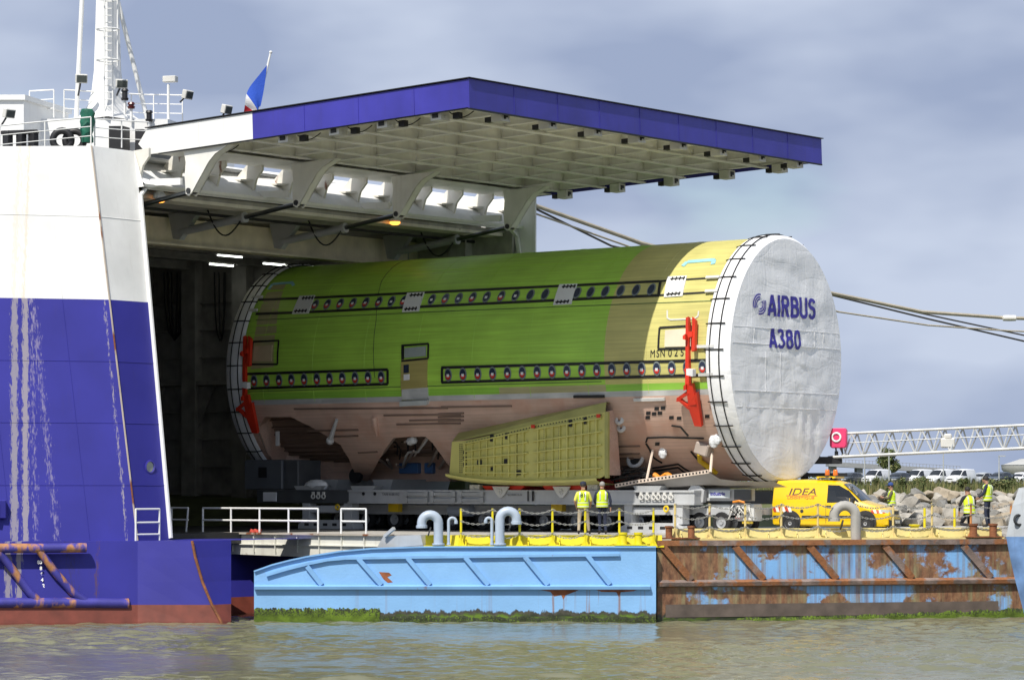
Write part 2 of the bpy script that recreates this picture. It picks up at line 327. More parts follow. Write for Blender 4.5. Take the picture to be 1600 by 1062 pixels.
b = FB(SO); p = AT(corner(3.6)+DL*4.55); b.box(p, (.55, .5, .62), rz=R(52)); b.box(p+Vector((.2, -.25, 0)), (.12, .12, .66), rz=R(52)); b.build('mooring_recess', hl, ship, bevel=.03)
# draught marks
for px, py, tx in ((64, 878, '80'), (66, 887.5, '8'), (67, 896.5, '6'), (68, 905.5, '4'), (70, 914.5, '2'), (71, 923.5, '70'), (76, 932, '8'), (85, 951, '4'), (90, 960, '2')):
    me = text_mesh(tx, .155, mat('mark_white', (.85, .85, .85), .5), .006, bold=.006); p = sidep(px, py, -.01)
    o = link('draught_mark', me, ship, p-Vector(SO)+Vector((0, -.06, 0)), Euler((R(90), 0, R(38)))); o.location += Vector((0, 0, 0))
# ---- hold interior
far_t = TP(10, 23.4).y+.1
b = FB(SO); b.bb((-106, far_t, 2.3), (-74.2, far_t+.12, 14.75)); b.build('hold_wall', holdm, ship)
b = FB(SO); b.bb((-106, 74.3, 2.3), (-105.8, far_t, 14.75)); b.build('hold_end_wall', holdm, ship)
b = FB(SO); b.bb((-106, 73.5, 2.3), (-75.5, 73.7, 14.75)); b.build('hold_wall', holdm, ship)
b = FB(SO); b.bb((-106, 73.6, 2.35), (-72.6, far_t, 2.73)); b.build('hold_floor', dkmetal, ship)
b = FB(SO); b.bb((-106, 73.6, 14.62), (-74.6, far_t+.1, 14.76)); b.build('hold_ceiling', holdm, ship)
for a in np.arange(-104, -76, 3.05):                                  # side frames: pillar with flared bracket
    b = FB(SO); t1 = far_t-.02
    b.bb((a-.28, t1-.55, 2.73), (a+.28, t1, 14.6)); b.bb((a-.42, t1-.62, 2.73), (a+.42, t1-.55, 14.6))
    b.prism([(a-1.25, t1-.3, 8.75), (a+1.25, t1-.3, 8.75), (a+.3, t1-.3, 7.0), (a-.3, t1-.3, 7.0)], (0, .1, 0))
    b.build('frame_pillar', holdm, ship)
for z in (8.8, 4.0, 5.2, 6.4, 7.6, 10.0, 11.2, 12.4):
    b = FB(SO); b.bb((-106, far_t-(.5 if z == 8.8 else .22), z), (-75.5, far_t-.03, z+(.18 if z == 8.8 else .07))); b.build('stringer', holdm, ship)
cable = mat('cable_black', (.012, .012, .012), .6)
for px0, px1 in ((256, 290), (262, 284), (335, 352), (342, 350), (268, 277)):       # hanging cable loops
    A = hit_t(px0, 425, far_t-.6); B2 = hit_t(px1, 425, far_t-.6); b = FB(SO)
    b.tube([A, A.lerp(B2, .05)+Vector((0, 0, -1.5)), A.lerp(B2, .2)+Vector((0, 0, -2.6)), A.lerp(B2, .5)+Vector((0, 0, -3.0)), A.lerp(B2, .8)+Vector((0, 0, -2.6)), A.lerp(B2, .95)+Vector((0, 0, -1.5)), B2], .035, 6); b.build('cable_loop', cable, ship)
b = FB(SO); b.bb((-79.5, 73.8, 13.5), (-79.2, far_t, 14.47)); b.bb((-79.7, 73.8, 13.42), (-79.0, far_t, 13.5)); b.build('girder', cream_b, ship)
for a in (-82, -84.8, -88, -92, -96):
    b = FB(SO); b.bb((a-.1, 73.8, 13.95), (a+.1, far_t, 14.6)); b.bb((a-.3, 73.8, 13.88), (a+.3, far_t, 13.95)); b.build('girder', holdm, ship)
tube_l = mat('tube_light', (.8, .85, .8), .5, emit=(.95, 1, .9, 5.0)); tube_w = mat('tube_light_warm', (.8, .8, .6), .5, emit=(1, .95, .6, 4.0))
for px, py, a, m_ in ((343, 386, -81.3, tube_w), (359, 400, -84.8, tube_l), (346, 414, -88.3, tube_l), (502, 400, -81.3, tube_l), (430, 413, -84.8, tube_l)):
    p = hit_a(px, py, a); b = FB(SO); b.bb((a-.1, p.y-.75, p.z+.03), (a+.1, p.y+.75, p.z+.12)); f_ = b.build('strip_light', lampw, ship)
    b = FB(SO); b.bb((a-.05, p.y-.7, p.z-.03), (a+.05, p.y+.7, p.z+.028)); b.build('tube', m_, f_)
amber = mat('amber_glass', (.9, .25, .02), .3, emit=(1, .35, .05, 3.0))
for px, py in ((249, 314), (617, 349)):
    p = hit_a(px, py, -74.3); b = FB(SO); b.lathe([(.2, .06), (.24, .12), (.24, .2), (.05, .45)], p, 12); bc = b.build('beacon', lampw, ship)
    b = FB(SO); b.lathe([(.12, -.06), (.21, .0), (.2, .058)], p, 12); b.build('lens', amber, bc, smooth=True)
b = FB(SO)                                                            # ledge under the lintel
b.bb((-75.6, 74.1, 14.5), (-74.62, far_t-.1, 14.62)); b.build('lintel_ledge', white_in, ship)
b = FB(SO); b.bar((-76.2, 74.2, 14.35), (-76.2, far_t, 14.35), .1); b.build('conduit', cable, ship)
# ---- stern door (raised, seen from below)
TAU = R(2.1); AH, ZH, T0, T1, LC = -74.05, 16.0, 74.4, 95.6, 14.15
def DP(u, t, h): return Vector((AH+u*math.cos(TAU)-h*math.sin(TAU), t, ZH+u*math.sin(TAU)+h*math.cos(TAU)))
def dbox(b, u0, u1, t0, t1, h0, h1):
    b.add([DP(u, t, h) for u in (u0, u1) for t in (t0, t1) for h in (h0, h1)], [(0, 1, 3, 2), (4, 6, 7, 5), (0, 4, 5, 1), (2, 3, 7, 6), (0, 2, 6, 4), (1, 5, 7, 3)])
dcream = mat('door_cream', (.80, .79, .755), .55, var=.14, vs=.7, streak=.25)
b = FB(SO); dbox(b, -.3, LC-.04, T0+.04, T1-.04, .62, .88); door = b.build('stern_door', dcream, ship)
door['label'] = 'raised stern door with a ribbed underside and a blue fascia'
def fascia(poly, e, m): b = FB(SO); b.prism(poly, e); b.build('fascia', m, door)
UB = 4.73
fascia([DP(-.75, T0, .42), DP(-.3, T0, 0), DP(UB, T0, 0), DP(UB, T0, .9), DP(-.3, T0, .9)], (0, .05, 0), white)
bl2 = mat('door_blue', (.043, .039, .32), .45, var=.16, vs=.8, streak=.3)
fascia([DP(UB+.002, T0, 0), DP(LC-.002, T0, 0), DP(LC-.002, T0, .9), DP(UB+.002, T0, .9)], (0, .05, 0), bl2)
fascia([DP(LC, T0, -.02), DP(LC, T1, -.02), DP(LC, T1, .92), DP(LC, T0, .92)], (.05, 0, 0), bl2)
fascia([DP(-.3, T1, .05), DP(LC-.002, T1, .05), DP(LC-.002, T1, .9), DP(-.3, T1, .9)], (0, -.05, 0), bl2)
for u in (2.2, 7.1, 9.5, 11.9): b = FB(SO); b.bar(DP(u, T0-.006, .02), DP(u, T0-.006, .88), .02, .012); b.build('joint', bl2 if u > UB else white, door)
for k in range(1, 9): t = T0+(T1-T0)*k/9; b = FB(SO); b.bar(DP(LC+.058, t, .0), DP(LC+.058, t, .9), .02, .012); b.build('joint', bl2, door)
b = FB(SO); dbox(b, -.35, LC+.12, T0-.06, T1+.06, .93, .96); b.build('top_edge', black, door)
for pa, pb in (((0.2, T0+.06, -.01), (LC, T0+.06, -.01)), ((LC+.03, T0, -.05), (LC+.03, T1, -.05))):
    b = FB(SO); b.bar(DP(*pa), DP(*pb), .07, .05); b.build('seal_strip', black, door)
nl = 9
for i in range(nl+1):                                                 # ribs along the door and across it
    t = T0+.5+(T1-T0-1.0)*i/nl; b = FB(SO); dbox(b, -.2, LC-.1, t-.015, t+.015, .16, .62); dbox(b, -.2, LC-.1, t-.1, t+.1, .13, .16); b.build('rib', dcream, door)
for i in range(8):
    u = .25+(LC-.75)*i/7; b = FB(SO); dbox(b, u-.02, u+.02, T0+.06, T1-.06, .10, .62); dbox(b, u-.12, u+.12, T0+.06, T1-.06, .06, .10); b.build('cross_rib', dcream, door)
b = FB(SO); dbox(b, -.2, 1.6, T0+.3, T1-.3, .035, .06); b.build('hinge_plate', dcream, door)
for t in np.arange(T0+1.7, T1, 4.7):                                   # small web stiffeners
    for u in (3.2, 7.1, 11.0): b = FB(SO); dbox(b, u-.25, u+.25, t-.25, t-.22, .2, .6); b.build('stiffener', dcream, door)
def lock(u, t, side):                                                 # locking cleats round the rim
    b = FB(SO); d = .22
    dbox(b, u-d, u+d, t-d, t+d, -.22, .1); dbox(b, u-d-.06, u+d+.06, t-.04, t+.04, -.16, -.10); o = b.build('door_lock', lampw, door)
    b = FB(SO)
    if side == 'n': dbox(b, u-.13, u+.10, t-d-.03, t-d+.01, -.15, .03)
    else: dbox(b, u-d-.35, u-d-.002, t-.12, t+.12, -.18, -.02)
    b.build('bolt', black, o); b = FB(SO)
    if side == 'n': dbox(b, u+.45, u+.7, t+.1, t+.3, -.2, .0)
    else: dbox(b, u+d-.01, u+d+.03, t-.1, t+.1, -.15, .03)
    b.build('sensor', black, o)
    if side == 'n':
        b = FB(SO); s = DP(u+.1, t+.3, .12); b.tube([s+Vector((.8*k/8, .05*k, -.22*math.sin(math.pi*k/8))) for k in range(9)], .018, 5); b.build('hose', cable, o)
for u in (2.1, 5.9, 8.2, 10.3, 12.6): lock(u, T0+.45, 'n')
for i in range(8): lock(LC-.42, T0+2.2+i*2.55, 'e')
for u in (2.4, 5.0, 7.6, 10.2, 12.6): lock(u, T1-.45, 'f')
arm_m = mat('arm_cream', (.76, .75, .70), .5, var=.08, streak=.2, rust=.06)
PIN = Vector((-72.5, 0, 14.62))
rodend = hit_t(385, 338, 80.3); base = hit_t(284, 361, 80.3); pin0 = hit_t(470, 316, 80.3)
dr = rodend-pin0; dbs = base-pin0
for i, t in enumerate((74.75, 80.3, 85.9, 92.7)):
    a0, z0 = PIN.x, PIN.z
    prof = [(a0-.14, z0-.1), (a0, z0-.17), (a0+.16, z0-.05), (a0+.55, z0+.45), (a0+.95, z0+.95), (a0+1.25, z0+1.2), (a0+1.9, z0+1.48), (a0-.25, z0+1.43), (a0-.15, z0+1.0), (a0-.2, z0+.5)]
    b = FB(SO); b.prism([(p, t-.2, q) for p, q in prof], (0, .06, 0)); b.prism([(p, t+.14, q) for p, q in prof], (0, .06, 0))
    pr2 = prof[2:7]                                                   # curved closing plate
    b.grid([[(p, t-.2, q) for p, q in pr2], [(p, t+.2, q) for p, q in pr2]]); arm = b.build('hinge_arm', arm_m, door)
    b = FB(SO); b.lathe([(.001, -.24), (.1, -.24), (.1, .24), (.001, .24)], (a0, t, z0), 12, 'y'); b.build('pin', dkmetal, arm)
    p = Vector((a0, t, z0)); q = p+dr; r_ = p+dbs
    b = FB(SO); b.tube([p, q], .085, 10); cy = b.build('piston_rod', rod, ship, smooth=True)
    b = FB(SO); b.tube([q, q.lerp(r_, .04), q.lerp(r_, .05), r_], [.2, .2, .15, .15], 12); cyl = b.build('hydraulic_cylinder', greym, ship, smooth=40)
    b = FB(SO); b.prism([(r_.x-.3, t-.12, r_.z-.25), (r_.x+.05, t-.12, r_.z-.3), (r_.x+1.0, t-.12, 14.6), (r_.x-.55, t-.12, 14.6)], (0, .24, 0)); b.build('bracket', greym, ship)
    b = FB(SO); b.tube([q+Vector((-.1-1.9*k/12, -.12, -.1+.9*(k/12)**3-.62*math.sin(math.pi*k/12))) for k in range(13)], .03, 6); b.build('hose', cable, ship)
    b = FB(SO); b.bar((-74.25, t-.35, 15.0), (-72.75, t-.3, 14.95), .12, .24); b.build('strut', white, ship)
for k, t in enumerate(np.arange(74.0, 95.5, 1.93)):                  # hinge lugs on the lintel
    b = FB(SO); b.prism([(-74.35, t-.05, 14.95), (-75.2, t-.05, 15.6), (-74.6, t-.05, 16.1), (-73.85, t-.05, 16.15), (-73.85, t-.05, 15.85), (-74.15, t-.05, 15.55)], (0, .1, 0)); b.prism([(-74.85, t-.06, 15.5), (-74.85, t-.5, 15.5), (-74.3, t-.06, 15.5)], (0, 0, .06)); b.build('hinge_lug', mat('lug', (.70, .68, .62), .5, rust=.2, rs=2), ship)
ship.scale = (.97,)*3; ship.location = (-6.78, 108.70, .13)   # final size of the ship and where its base lies
# ================================================================== SHIP: top deck
def SP(px, py, Y): return AT(W(px, py, Y))
b = FB(SO); q = [AT(corner(CT.z)+DL*s) for s in (0, 30)]
b.prism([(q[0].x, q[0].y, 15.86), (q[1].x, q[1].y, 14.9), (q[1].x, 96.1, 14.9), (-76.1, 96.1, 15.86)], (0, 0, .1)); b.build('top_deck', greym, ship)
def railing(pts, h, m=white, rails=3, r=.022, name='railing', parent=ship, o=SO, cls=FB, step=1.5):
    b = cls(o); up = Vector((0, 0, h))
    for i, (p, q) in enumerate(zip(pts, pts[1:])):
        p = Vector(p); q = Vector(q); n = max(1, round((q-p).length/step))
        for k in range(n+(1 if i == len(pts)-2 else 0)): s = p.lerp(q, k/n); b.tube([s, s+up], r*1.15, 6)
        for j in range(rails): f = up*((j+1)/rails); b.tube([p+f, q+f], r*(1.2 if j == rails-1 else .85), 6)
    return b.build(name, m, parent)
railing([SP(-90, 252, 101), SP(0, 241, 101.8), SP(70, 234, 102.2), SP(142, 227, 102.6)], .97)
railing([SP(148, 228, 103.2), SP(190, 231, 104.2), SP(232, 233, 105)], .95)
# low deckhouse, mast house at left
def wbox(px0, px1, py0, py1, Y, dep, name, m, parent=ship, bev=0, dt=0):
    """box whose camera-side face spans the pixels at depth Y; its sides follow the ship axis"""
    p = AT(W(px0, py1, Y)); q = AT(W(px1, py0, Y)); b = FB(SO)
    A = W(px0, py1, Y); B2 = W(px1, py1, Y); z0, z1 = A.z, W(px0, py0, Y).z; dv = Vector((.25, .97, 0))*dep
    b.prism([AT(A), AT(B2), AT(B2+dv), AT(A+dv)], (0, 0, z1-z0)); return b.build(name, m, parent, bevel=bev)
wbox(38, 262, 186, 236, 106.5, 7, 'deckhouse', white)
wbox(-40, 37, 150, 238, 105, 4, 'mast_house', white); wbox(-40, 39, 148, 156, 104.9, 4.2, 'mast_house_roof', white)
railing([SP(46, 186, 107), SP(84, 184, 107)], 1.0, rails=3); railing([SP(100, 184, 107.2), SP(240, 192, 107.6)], 1.0, rails=3); railing([SP(205, 190, 109), SP(285, 192, 108)], 1.0, rails=3)
for px0, px1, y0, y1 in ((170, 193, 197, 234), (211, 224, 202, 236)): wbox(px0, px1, y0, y1, 105.6, .6, 'vent', black)
b = FB(SO)                                                            # mooring bollards on the deck edge
for px in (12, 33, 52): b.bar(SP(px, 240, 103), SP(px, 206, 103), .28)
b.bar(SP(2, 208, 103), SP(60, 206, 103), .3, .14); b.bar(SP(2, 236, 103), SP(60, 232, 103), .2, .1); b.build('roller_fairlead', black, ship, bevel=.03)
b = FB(SO); c = SP(97, 219, 102.9); b.torus(c, .32, .12, 24, 10, Euler((R(90), 0, R(38))).to_matrix()); b.torus(c+Vector((.25, .35, 0)), .32, .12, 24, 10, Euler((R(90), 0, R(38))).to_matrix()); b.build('panama_fairlead', black, ship, smooth=True)
tarp = mat('green_tarp', (.01, .12, .075), .6, var=.3, vs=5, bump=.6, bs=5)
b = FB(SO); c0 = SP(136, 223, 102.9); hgt = 52/FPX*103; rows = []
for i in range(9):
    z = hgt*i/8; r = [.2, .22, .2, .23, .21, .25, .22, .27, .2][i]; rows.append([c0+Vector((r*math.cos(x)*(1+.2*math.sin(3*x+i)), r*math.sin(x)*(1+.2*math.cos(2*x+i)), z)) for x in np.linspace(0, 2*math.pi, 15)])
b.grid(rows); b.add(rows[-1], [tuple(range(15))]); b.build('covered_equipment', tarp, ship, smooth=50)
# mast
Ym = 107.5; mpp = Ym/FPX
b = FB(SO); base_ = SP(168, 188, Ym)
st = [(0, 1.05), (.25, .78), (.55, .62), (1.1, .50), (1.8, .43), (4.4, .36), (7.5, .29)]
rings = [[base_+Vector((x*h*.8, y*h*.8, z)) for x, y in ((-1, -1), (1, -1), (1, 1), (-1, 1))] for z, h in st]
for r0, r1 in zip(rings, rings[1:]):
    for k in range(4): b.add([r0[k], r0[(k+1) % 4], r1[(k+1) % 4], r1[k]], [(0, 1, 2, 3)])
b.add(rings[-1], [(0, 1, 2, 3)]); mast = b.build('mast', white, ship)
for A, B2, r in (((119, 187, 106.9), (131, -60, 107.2), .085), ((231, 190, 108.4), (176, -30, 107.5), .085)):
    b = FB(SO); b.tube([SP(*A), SP(*B2)], r, 10); b.build('stay', white, mast, smooth=True)
b = FB(SO); p, q = SP(163, 186, 106.6), SP(176, 186, 106.6); up = Vector((0, 0, 6.6))
for s in (p, q): b.tube([s, s+up], .03, 6)
for k in range(24): z = Vector((0, 0, .25*k+.2)); b.tube([p+z, q+z], .018, 5)
for k in range(4):
    z = Vector((0, 0, 1.6+1.1*k+.45)); c = (p+q)/2+z
    b.tube([c+Vector((.4*math.cos(x)+.25, .4*math.sin(x)-.28, 0)) for x in np.linspace(0, 2*math.pi, 13)], .03, 5)
b.tube([q+Vector((.45, -.2, 1.8)), q+Vector((.45, -.2, 6.6))], .03, 6); b.tube([q+Vector((.1, -.5, 1.8)), q+Vector((.1, -.5, 6.6))], .03, 6)
b.build('ladder', white, mast)
def flood(px, py, Y, foot, face=(.3, -1, -.25), s=.42):
    """floodlight: foot pixel row, bent stalk, housing, glass"""
    h = SP(px, py, Y); f_ = SP(foot[0], foot[1], Y); d = AT(Vector(face)).normalized(); rot = d.to_track_quat('-Y', 'Z').to_matrix()
    b = FB(SO); b.tube([f_, f_.lerp(h, .6), h-d*.12], .035, 6); o = b.build('floodlight', dkmetal, ship)
    def bx(c, dim, nm, m, par):
        b = FB(SO); x, y, z = [k/2 for k in dim]; b.add([h+rot@(Vector(c)+Vector((i*x, j*y, k*z))) for i in (-1, 1) for j in (-1, 1) for k in (-1, 1)], [(0, 1, 3, 2), (4, 6, 7, 5), (0, 4, 5, 1), (2, 3, 7, 6), (0, 2, 6, 4), (1, 5, 7, 3)])
        return b.build(nm, m, par, bevel=.02)
    bx((0, 0, 0), (s, .2, s*.75), 'housing', lampw, o); bx((0, -.105, 0), (s*.84, .03, s*.6), 'glass', glassd, o)
flood(127, 123, 106.4, (122, 150)); flood(190, 131, 106.6, (182, 150)); flood(293, 148, 106, (281, 160), (.9, -.6, -.3)); flood(354, 171, 105, (346, 184), (.9, -.6, -.3)); flood(14, 177, 103.5, (2, 196), (.7, -.7, -.3))
b = FB(SO); b.tube([SP(263, 196, 107), SP(263, 132, 107)], .05, 8); cm = b.build('camera_post', white, ship)
b = FB(SO); b.box(SP(266, 124, 107), (.5, .28, .22), rz=R(20)); b.build('camera_housing', lampw, cm, bevel=.02)
for px, y0, y1, m_ in ((195, 157, 139, black), (205, 170, 160, mat('dark_red_glass', (.08, .01, .01), .3)), (233, 190, 173, black)):
    b = FB(SO); c = SP(px, y0, 106.4); h = (y0-y1)*mpp; b.lathe([(.12, 0), (.14, .08), (.1, .1), (.1, h-.1), (.14, h-.08), (.1, h)], c, 10); n_ = b.build('navigation_light', m_, ship, smooth=30)
    b = FB(SO); b.tube([c+Vector((0, 0, -.5)), c], .05, 6); b.build('stand', white, n_)
# ================================================================== flag
fo = W(398, 178, 104.6); fl = empty('flagstaff', fo, 0, 'white staff with a drooping blue white and red flag above the stern door', 'flag')
b = MB(); b.tube([(0, 0, -.25), W(423, 82, 104.6)-fo], [.045, .035], 8); b.ball(W(423, 82, 104.6)-fo, .06, 8); b.build('staff', white, fl, smooth=True)
def fpt(u, v):
    a, b_, c, d = W(417, 102, 104.55)-fo, W(407, 166, 104.55)-fo, W(380, 176, 104.5)-fo, W(398, 177, 104.4)-fo; e_ = W(382, 136, 104.3)-fo
    top = a*(1-u)**2+e_*2*u*(1-u)+c*u*u; bot = b_.lerp(d, u); p = top.lerp(bot, v); top_sag = Vector((.0, 0, -.02))*math.sin(math.pi*u)*(1-v)
    return p+top_sag+Vector((.03*math.sin(9*u+3*v), .10*math.sin(7*u+2.2*v)*u, 0))
for i, (c, n_) in enumerate((((.03, .10, .55), 'blue'), ((.8, .8, .8), 'white'), ((.65, .03, .04), 'red'))):
    us = np.linspace([0, .62, .85][i], [.62, .85, 1.0][i], 9); b = MB(); b.grid([[fpt(u, v) for v in np.linspace(0, 1, 12)] for u in us])
    b.build('flag_band', mat('flag_'+n_, c, .8, var=.1, bump=.2), fl, smooth=True)
# ================================================================== FUSELAGE SECTION
RT, RZ = 3.57, 4.19; FT, FZ = 86.55, 8.74; ANEAR, AFAR = -55.9, -78.45
FO = (-67.0, FT, FZ-RZ)
fus = frame('fuselage_section', FO, 'green and pink unfinished airliner fuselage section with white covered ends on a transport frame', 'aircraft section')
def fhit(px, py):                                                     # pixel -> (a, psi) on the skin; psi 0 = near side, up positive
    o, d = ray(px, py); p, q = d.y/RT, d.z/RZ; u, v = -FT/RT, (CAMZ-FZ)/RZ
    A, B2, C = p*p+q*q, 2*(p*u+q*v), u*u+v*v-1; D = B2*B2-4*A*C
    k = (-B2-math.sqrt(max(D, 0)))/(2*A); t, z = k*d.y, CAMZ+k*d.z
    return k*d.x, math.atan2((z-FZ)/RZ, -(t-FT)/RT)
def fs(a, psi, off=0):
    n = Vector((0, -math.cos(psi)/RT, math.sin(psi)/RZ)).normalized(); return Vector((a, FT-RT*math.cos(psi), FZ+RZ*math.sin(psi)))+n*off
def fpsi(z): return math.asin(max(-1, min(1, (z-FZ)/RZ)))
def zpsi(px, py): return fhit(px, py)
def skin_mat(name, c, var=.1, lines=True, rough=.45, blot=None):
    m = mat(name, c, rough, var=var, vs=.7); N, L, B = nodes(m); src = B.inputs['Base Color'].links[0].from_socket
    g = N.new('ShaderNodeTexCoord'); mp = N.new('ShaderNodeMapping'); mp.inputs['Scale'].default_value = (.12, 5, 5); L.new(g.outputs['Object'], mp.inputs[0])
    n = N.new('ShaderNodeTexNoise'); n.inputs['Scale'].default_value = 3; n.inputs['Detail'].default_value = 3; L.new(mp.outputs[0], n.inputs[0])
    r = N.new('ShaderNodeValToRGB'); r.color_ramp.elements[0].position = .35; r.color_ramp.elements[1].position = .75
    r.color_ramp.elements[0].color = (.78, .78, .78, 1); r.color_ramp.elements[1].color = (1.08, 1.08, 1.08, 1); L.new(n.outputs[0], r.inputs[0])
    mx = N.new('ShaderNodeMixRGB'); mx.blend_type = 'MULTIPLY'; mx.inputs[0].default_value = .8; L.new(src, mx.inputs[1]); L.new(r.outputs[0], mx.inputs[2]); src = mx.outputs[0]
    if blot:
        k = N.new('ShaderNodeTexNoise'); k.inputs['Scale'].default_value = .9; k.inputs['Detail'].default_value = 6; L.new(g.outputs['Object'], k.inputs[0])
        q = N.new('ShaderNodeValToRGB'); q.color_ramp.elements[0].position = .5; q.color_ramp.elements[1].position = .68; L.new(k.outputs[0], q.inputs[0])
        mx = N.new('ShaderNodeMixRGB'); L.new(q.outputs[0], mx.inputs[0]); L.new(src, mx.inputs[1]); mx.inputs[2].default_value = blot+(1,); src = mx.outputs[0]
    L.new(src, B.inputs['Base Color']); bp = N.new('ShaderNodeBump'); bp.inputs['Strength'].default_value = .12; bp.inputs['Distance'].default_value = .03; L.new(n.outputs[0], bp.inputs['Height']); L.new(bp.outputs[0], B.inputs['Normal'])
    return m
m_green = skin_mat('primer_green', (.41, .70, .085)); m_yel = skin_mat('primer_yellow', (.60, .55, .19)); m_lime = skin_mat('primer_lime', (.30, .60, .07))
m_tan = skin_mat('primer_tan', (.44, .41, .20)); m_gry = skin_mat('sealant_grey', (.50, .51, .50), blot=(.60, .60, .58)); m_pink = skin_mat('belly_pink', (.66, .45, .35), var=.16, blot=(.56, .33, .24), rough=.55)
m_pinkd = skin_mat('belly_pink_inner', (.25, .17, .13), var=.2)  # darker than the belly skin so the openings read as shaded recesses
PB = fhit(800, 623.5)[1]; PG = fhit(800, 615)[1]; PL = fhit(1050, 598)[1]; AY = fhit(944, 560)[0]; AT_ = fhit(455, 560)[0]
# upper skin: strips of primer colour
psis = lambda p0, p1, n: [p0+(p1-p0)*i/n for i in range(n+1)]
def skin(name, a0, a1, p0, p1, m, n=24, off=0):
    b = FB(FO); na = max(2, int((a1-a0)/1.2)); b.grid([[fs(a0+(a1-a0)*i/na, p, off) for p in psis(p0, p1, n)] for i in range(na+1)]); return b.build(name, m, fus, smooth=True)
TOP = R(90)
skin('skin_panel', AFAR, AY, PL, R(262), m_green, 60); skin('skin_panel', AY, ANEAR, PL, R(262), m_yel, 60)
skin('skin_panel', AFAR, AT_-3, PG, PL, m_tan, 4); skin('skin_panel', AT_-3, fhit(780, 610)[0], PG, PL, m_lime, 4); skin('skin_panel', fhit(780, 610)[0], AY, PG, PL, m_tan, 4); skin('skin_panel', AY, ANEAR, PG, PL, m_lime, 4)
skin('skin_panel', AFAR, ANEAR, PB, PG, m_gry, 3)
# belly with two openings: flat sheet in (a, s) cut along the outlines, then wrapped
def pip(p, poly):
    c = False; j = len(poly)-1
    for i in range(len(poly)):
        (x1, y1), (x2, y2) = poly[i], poly[j]
        if (y1 > p[1]) != (y2 > p[1]) and p[0] < (x2-x1)*(p[1]-y1)/(y2-y1)+x1: c = not c
        j = i
    return c
H1 = [fhit(*p) for p in ((403, 668), (414, 651.5), (454, 651), (485, 666), (512, 682), (532, 695), (545, 716), (553, 735), (556, 750), (520, 750), (480, 747), (440, 735), (418, 708))]
H2 = [fhit(*p) for p in ((573, 752), (581, 739), (591, 720), (603, 700), (615, 684), (640, 682), (665, 682), (676, 692), (690, 711), (704, 730), (700, 741), (706, 752))]
bm = bmesh.new(); na, npz = 46, 26; P0b = R(-98)
gv = [[bm.verts.new((AFAR+(ANEAR-AFAR)*i/na, P0b+(PB-P0b)*j/npz, 0)) for j in range(npz+1)] for i in range(na+1)]
for i in range(na):
    for j in range(npz): bm.faces.new((gv[i][j], gv[i+1][j], gv[i+1][j+1], gv[i][j+1]))
for H in (H1, H2):
    for k in range(len(H)):
        p, q = Vector((*H[k], 0)), Vector((*H[(k+1) % len(H)], 0)); e = q-p; n = Vector((-e.y, e.x, 0))
        lo = Vector((min(x for x, _ in H)-.6, min(y for _, y in H)-.2)); hi = Vector((max(x for x, _ in H)+.6, max(y for _, y in H)+.2))
        fsel = [f for f in bm.faces if lo.x < f.calc_center_median().x < hi.x and lo.y < f.calc_center_median().y < hi.y]
        ge = list({x for f in fsel for x in list(f.verts)+list(f.edges)})+fsel
        bmesh.ops.bisect_plane(bm, geom=ge, plane_co=p, plane_no=n, dist=1e-4)
bm.faces.ensure_lookup_table()
kill = [f for f in bm.faces if any(pip(f.calc_center_median()[:2], H) for H in (H1, H2))]
bmesh.ops.delete(bm, geom=kill, context='FACES')
for v in bm.verts: v.co = fs(v.co.x, v.co.y)-Vector(FO)
me = bpy.data.meshes.new('belly_skin'); bm.to_mesh(me); bm.free(); me.materials.append(m_pink); me.shade_smooth(); link('belly_skin', me, fus)
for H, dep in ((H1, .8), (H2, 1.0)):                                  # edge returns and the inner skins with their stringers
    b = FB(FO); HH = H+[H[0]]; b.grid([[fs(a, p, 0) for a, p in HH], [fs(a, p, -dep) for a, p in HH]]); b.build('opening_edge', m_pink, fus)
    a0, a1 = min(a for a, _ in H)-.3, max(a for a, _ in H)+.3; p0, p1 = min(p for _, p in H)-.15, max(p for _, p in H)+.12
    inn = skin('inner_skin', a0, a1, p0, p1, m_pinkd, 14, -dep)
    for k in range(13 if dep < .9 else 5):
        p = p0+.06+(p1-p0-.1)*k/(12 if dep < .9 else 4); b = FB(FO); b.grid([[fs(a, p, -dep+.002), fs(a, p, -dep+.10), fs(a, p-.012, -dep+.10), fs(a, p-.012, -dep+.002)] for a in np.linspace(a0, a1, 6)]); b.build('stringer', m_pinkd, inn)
def fq(name, quad, m, off=.012, th=0, parent=None, n=4):              # patch of skin from four pixel corners
    Q = [fhit(*p) for p in quad]; b = FB(FO); P = []
    for i in range(n+1):
        row = []
        for j in range(n+1):
            u, v = i/n, j/n; a = (Q[0][0]*(1-u)+Q[1][0]*u)*(1-v)+(Q[3][0]*(1-u)+Q[2][0]*u)*v; p = (Q[0][1]*(1-u)+Q[1][1]*u)*(1-v)+(Q[3][1]*(1-u)+Q[2][1]*u)*v; row.append((a, p))
        P.append(row)
    b.grid([[fs(a, p, off+th) for a, p in r] for r in P])
    if th:
        rim = P[0]+[r[-1] for r in P[1:]]+P[-1][-2::-1]+[r[0] for r in P[-2::-1]]
        b.grid([[fs(a, p, 0) for a, p in rim], [fs(a, p, off+th) for a, p in rim]])
    return b.build(name, m, parent or fus, smooth=30)
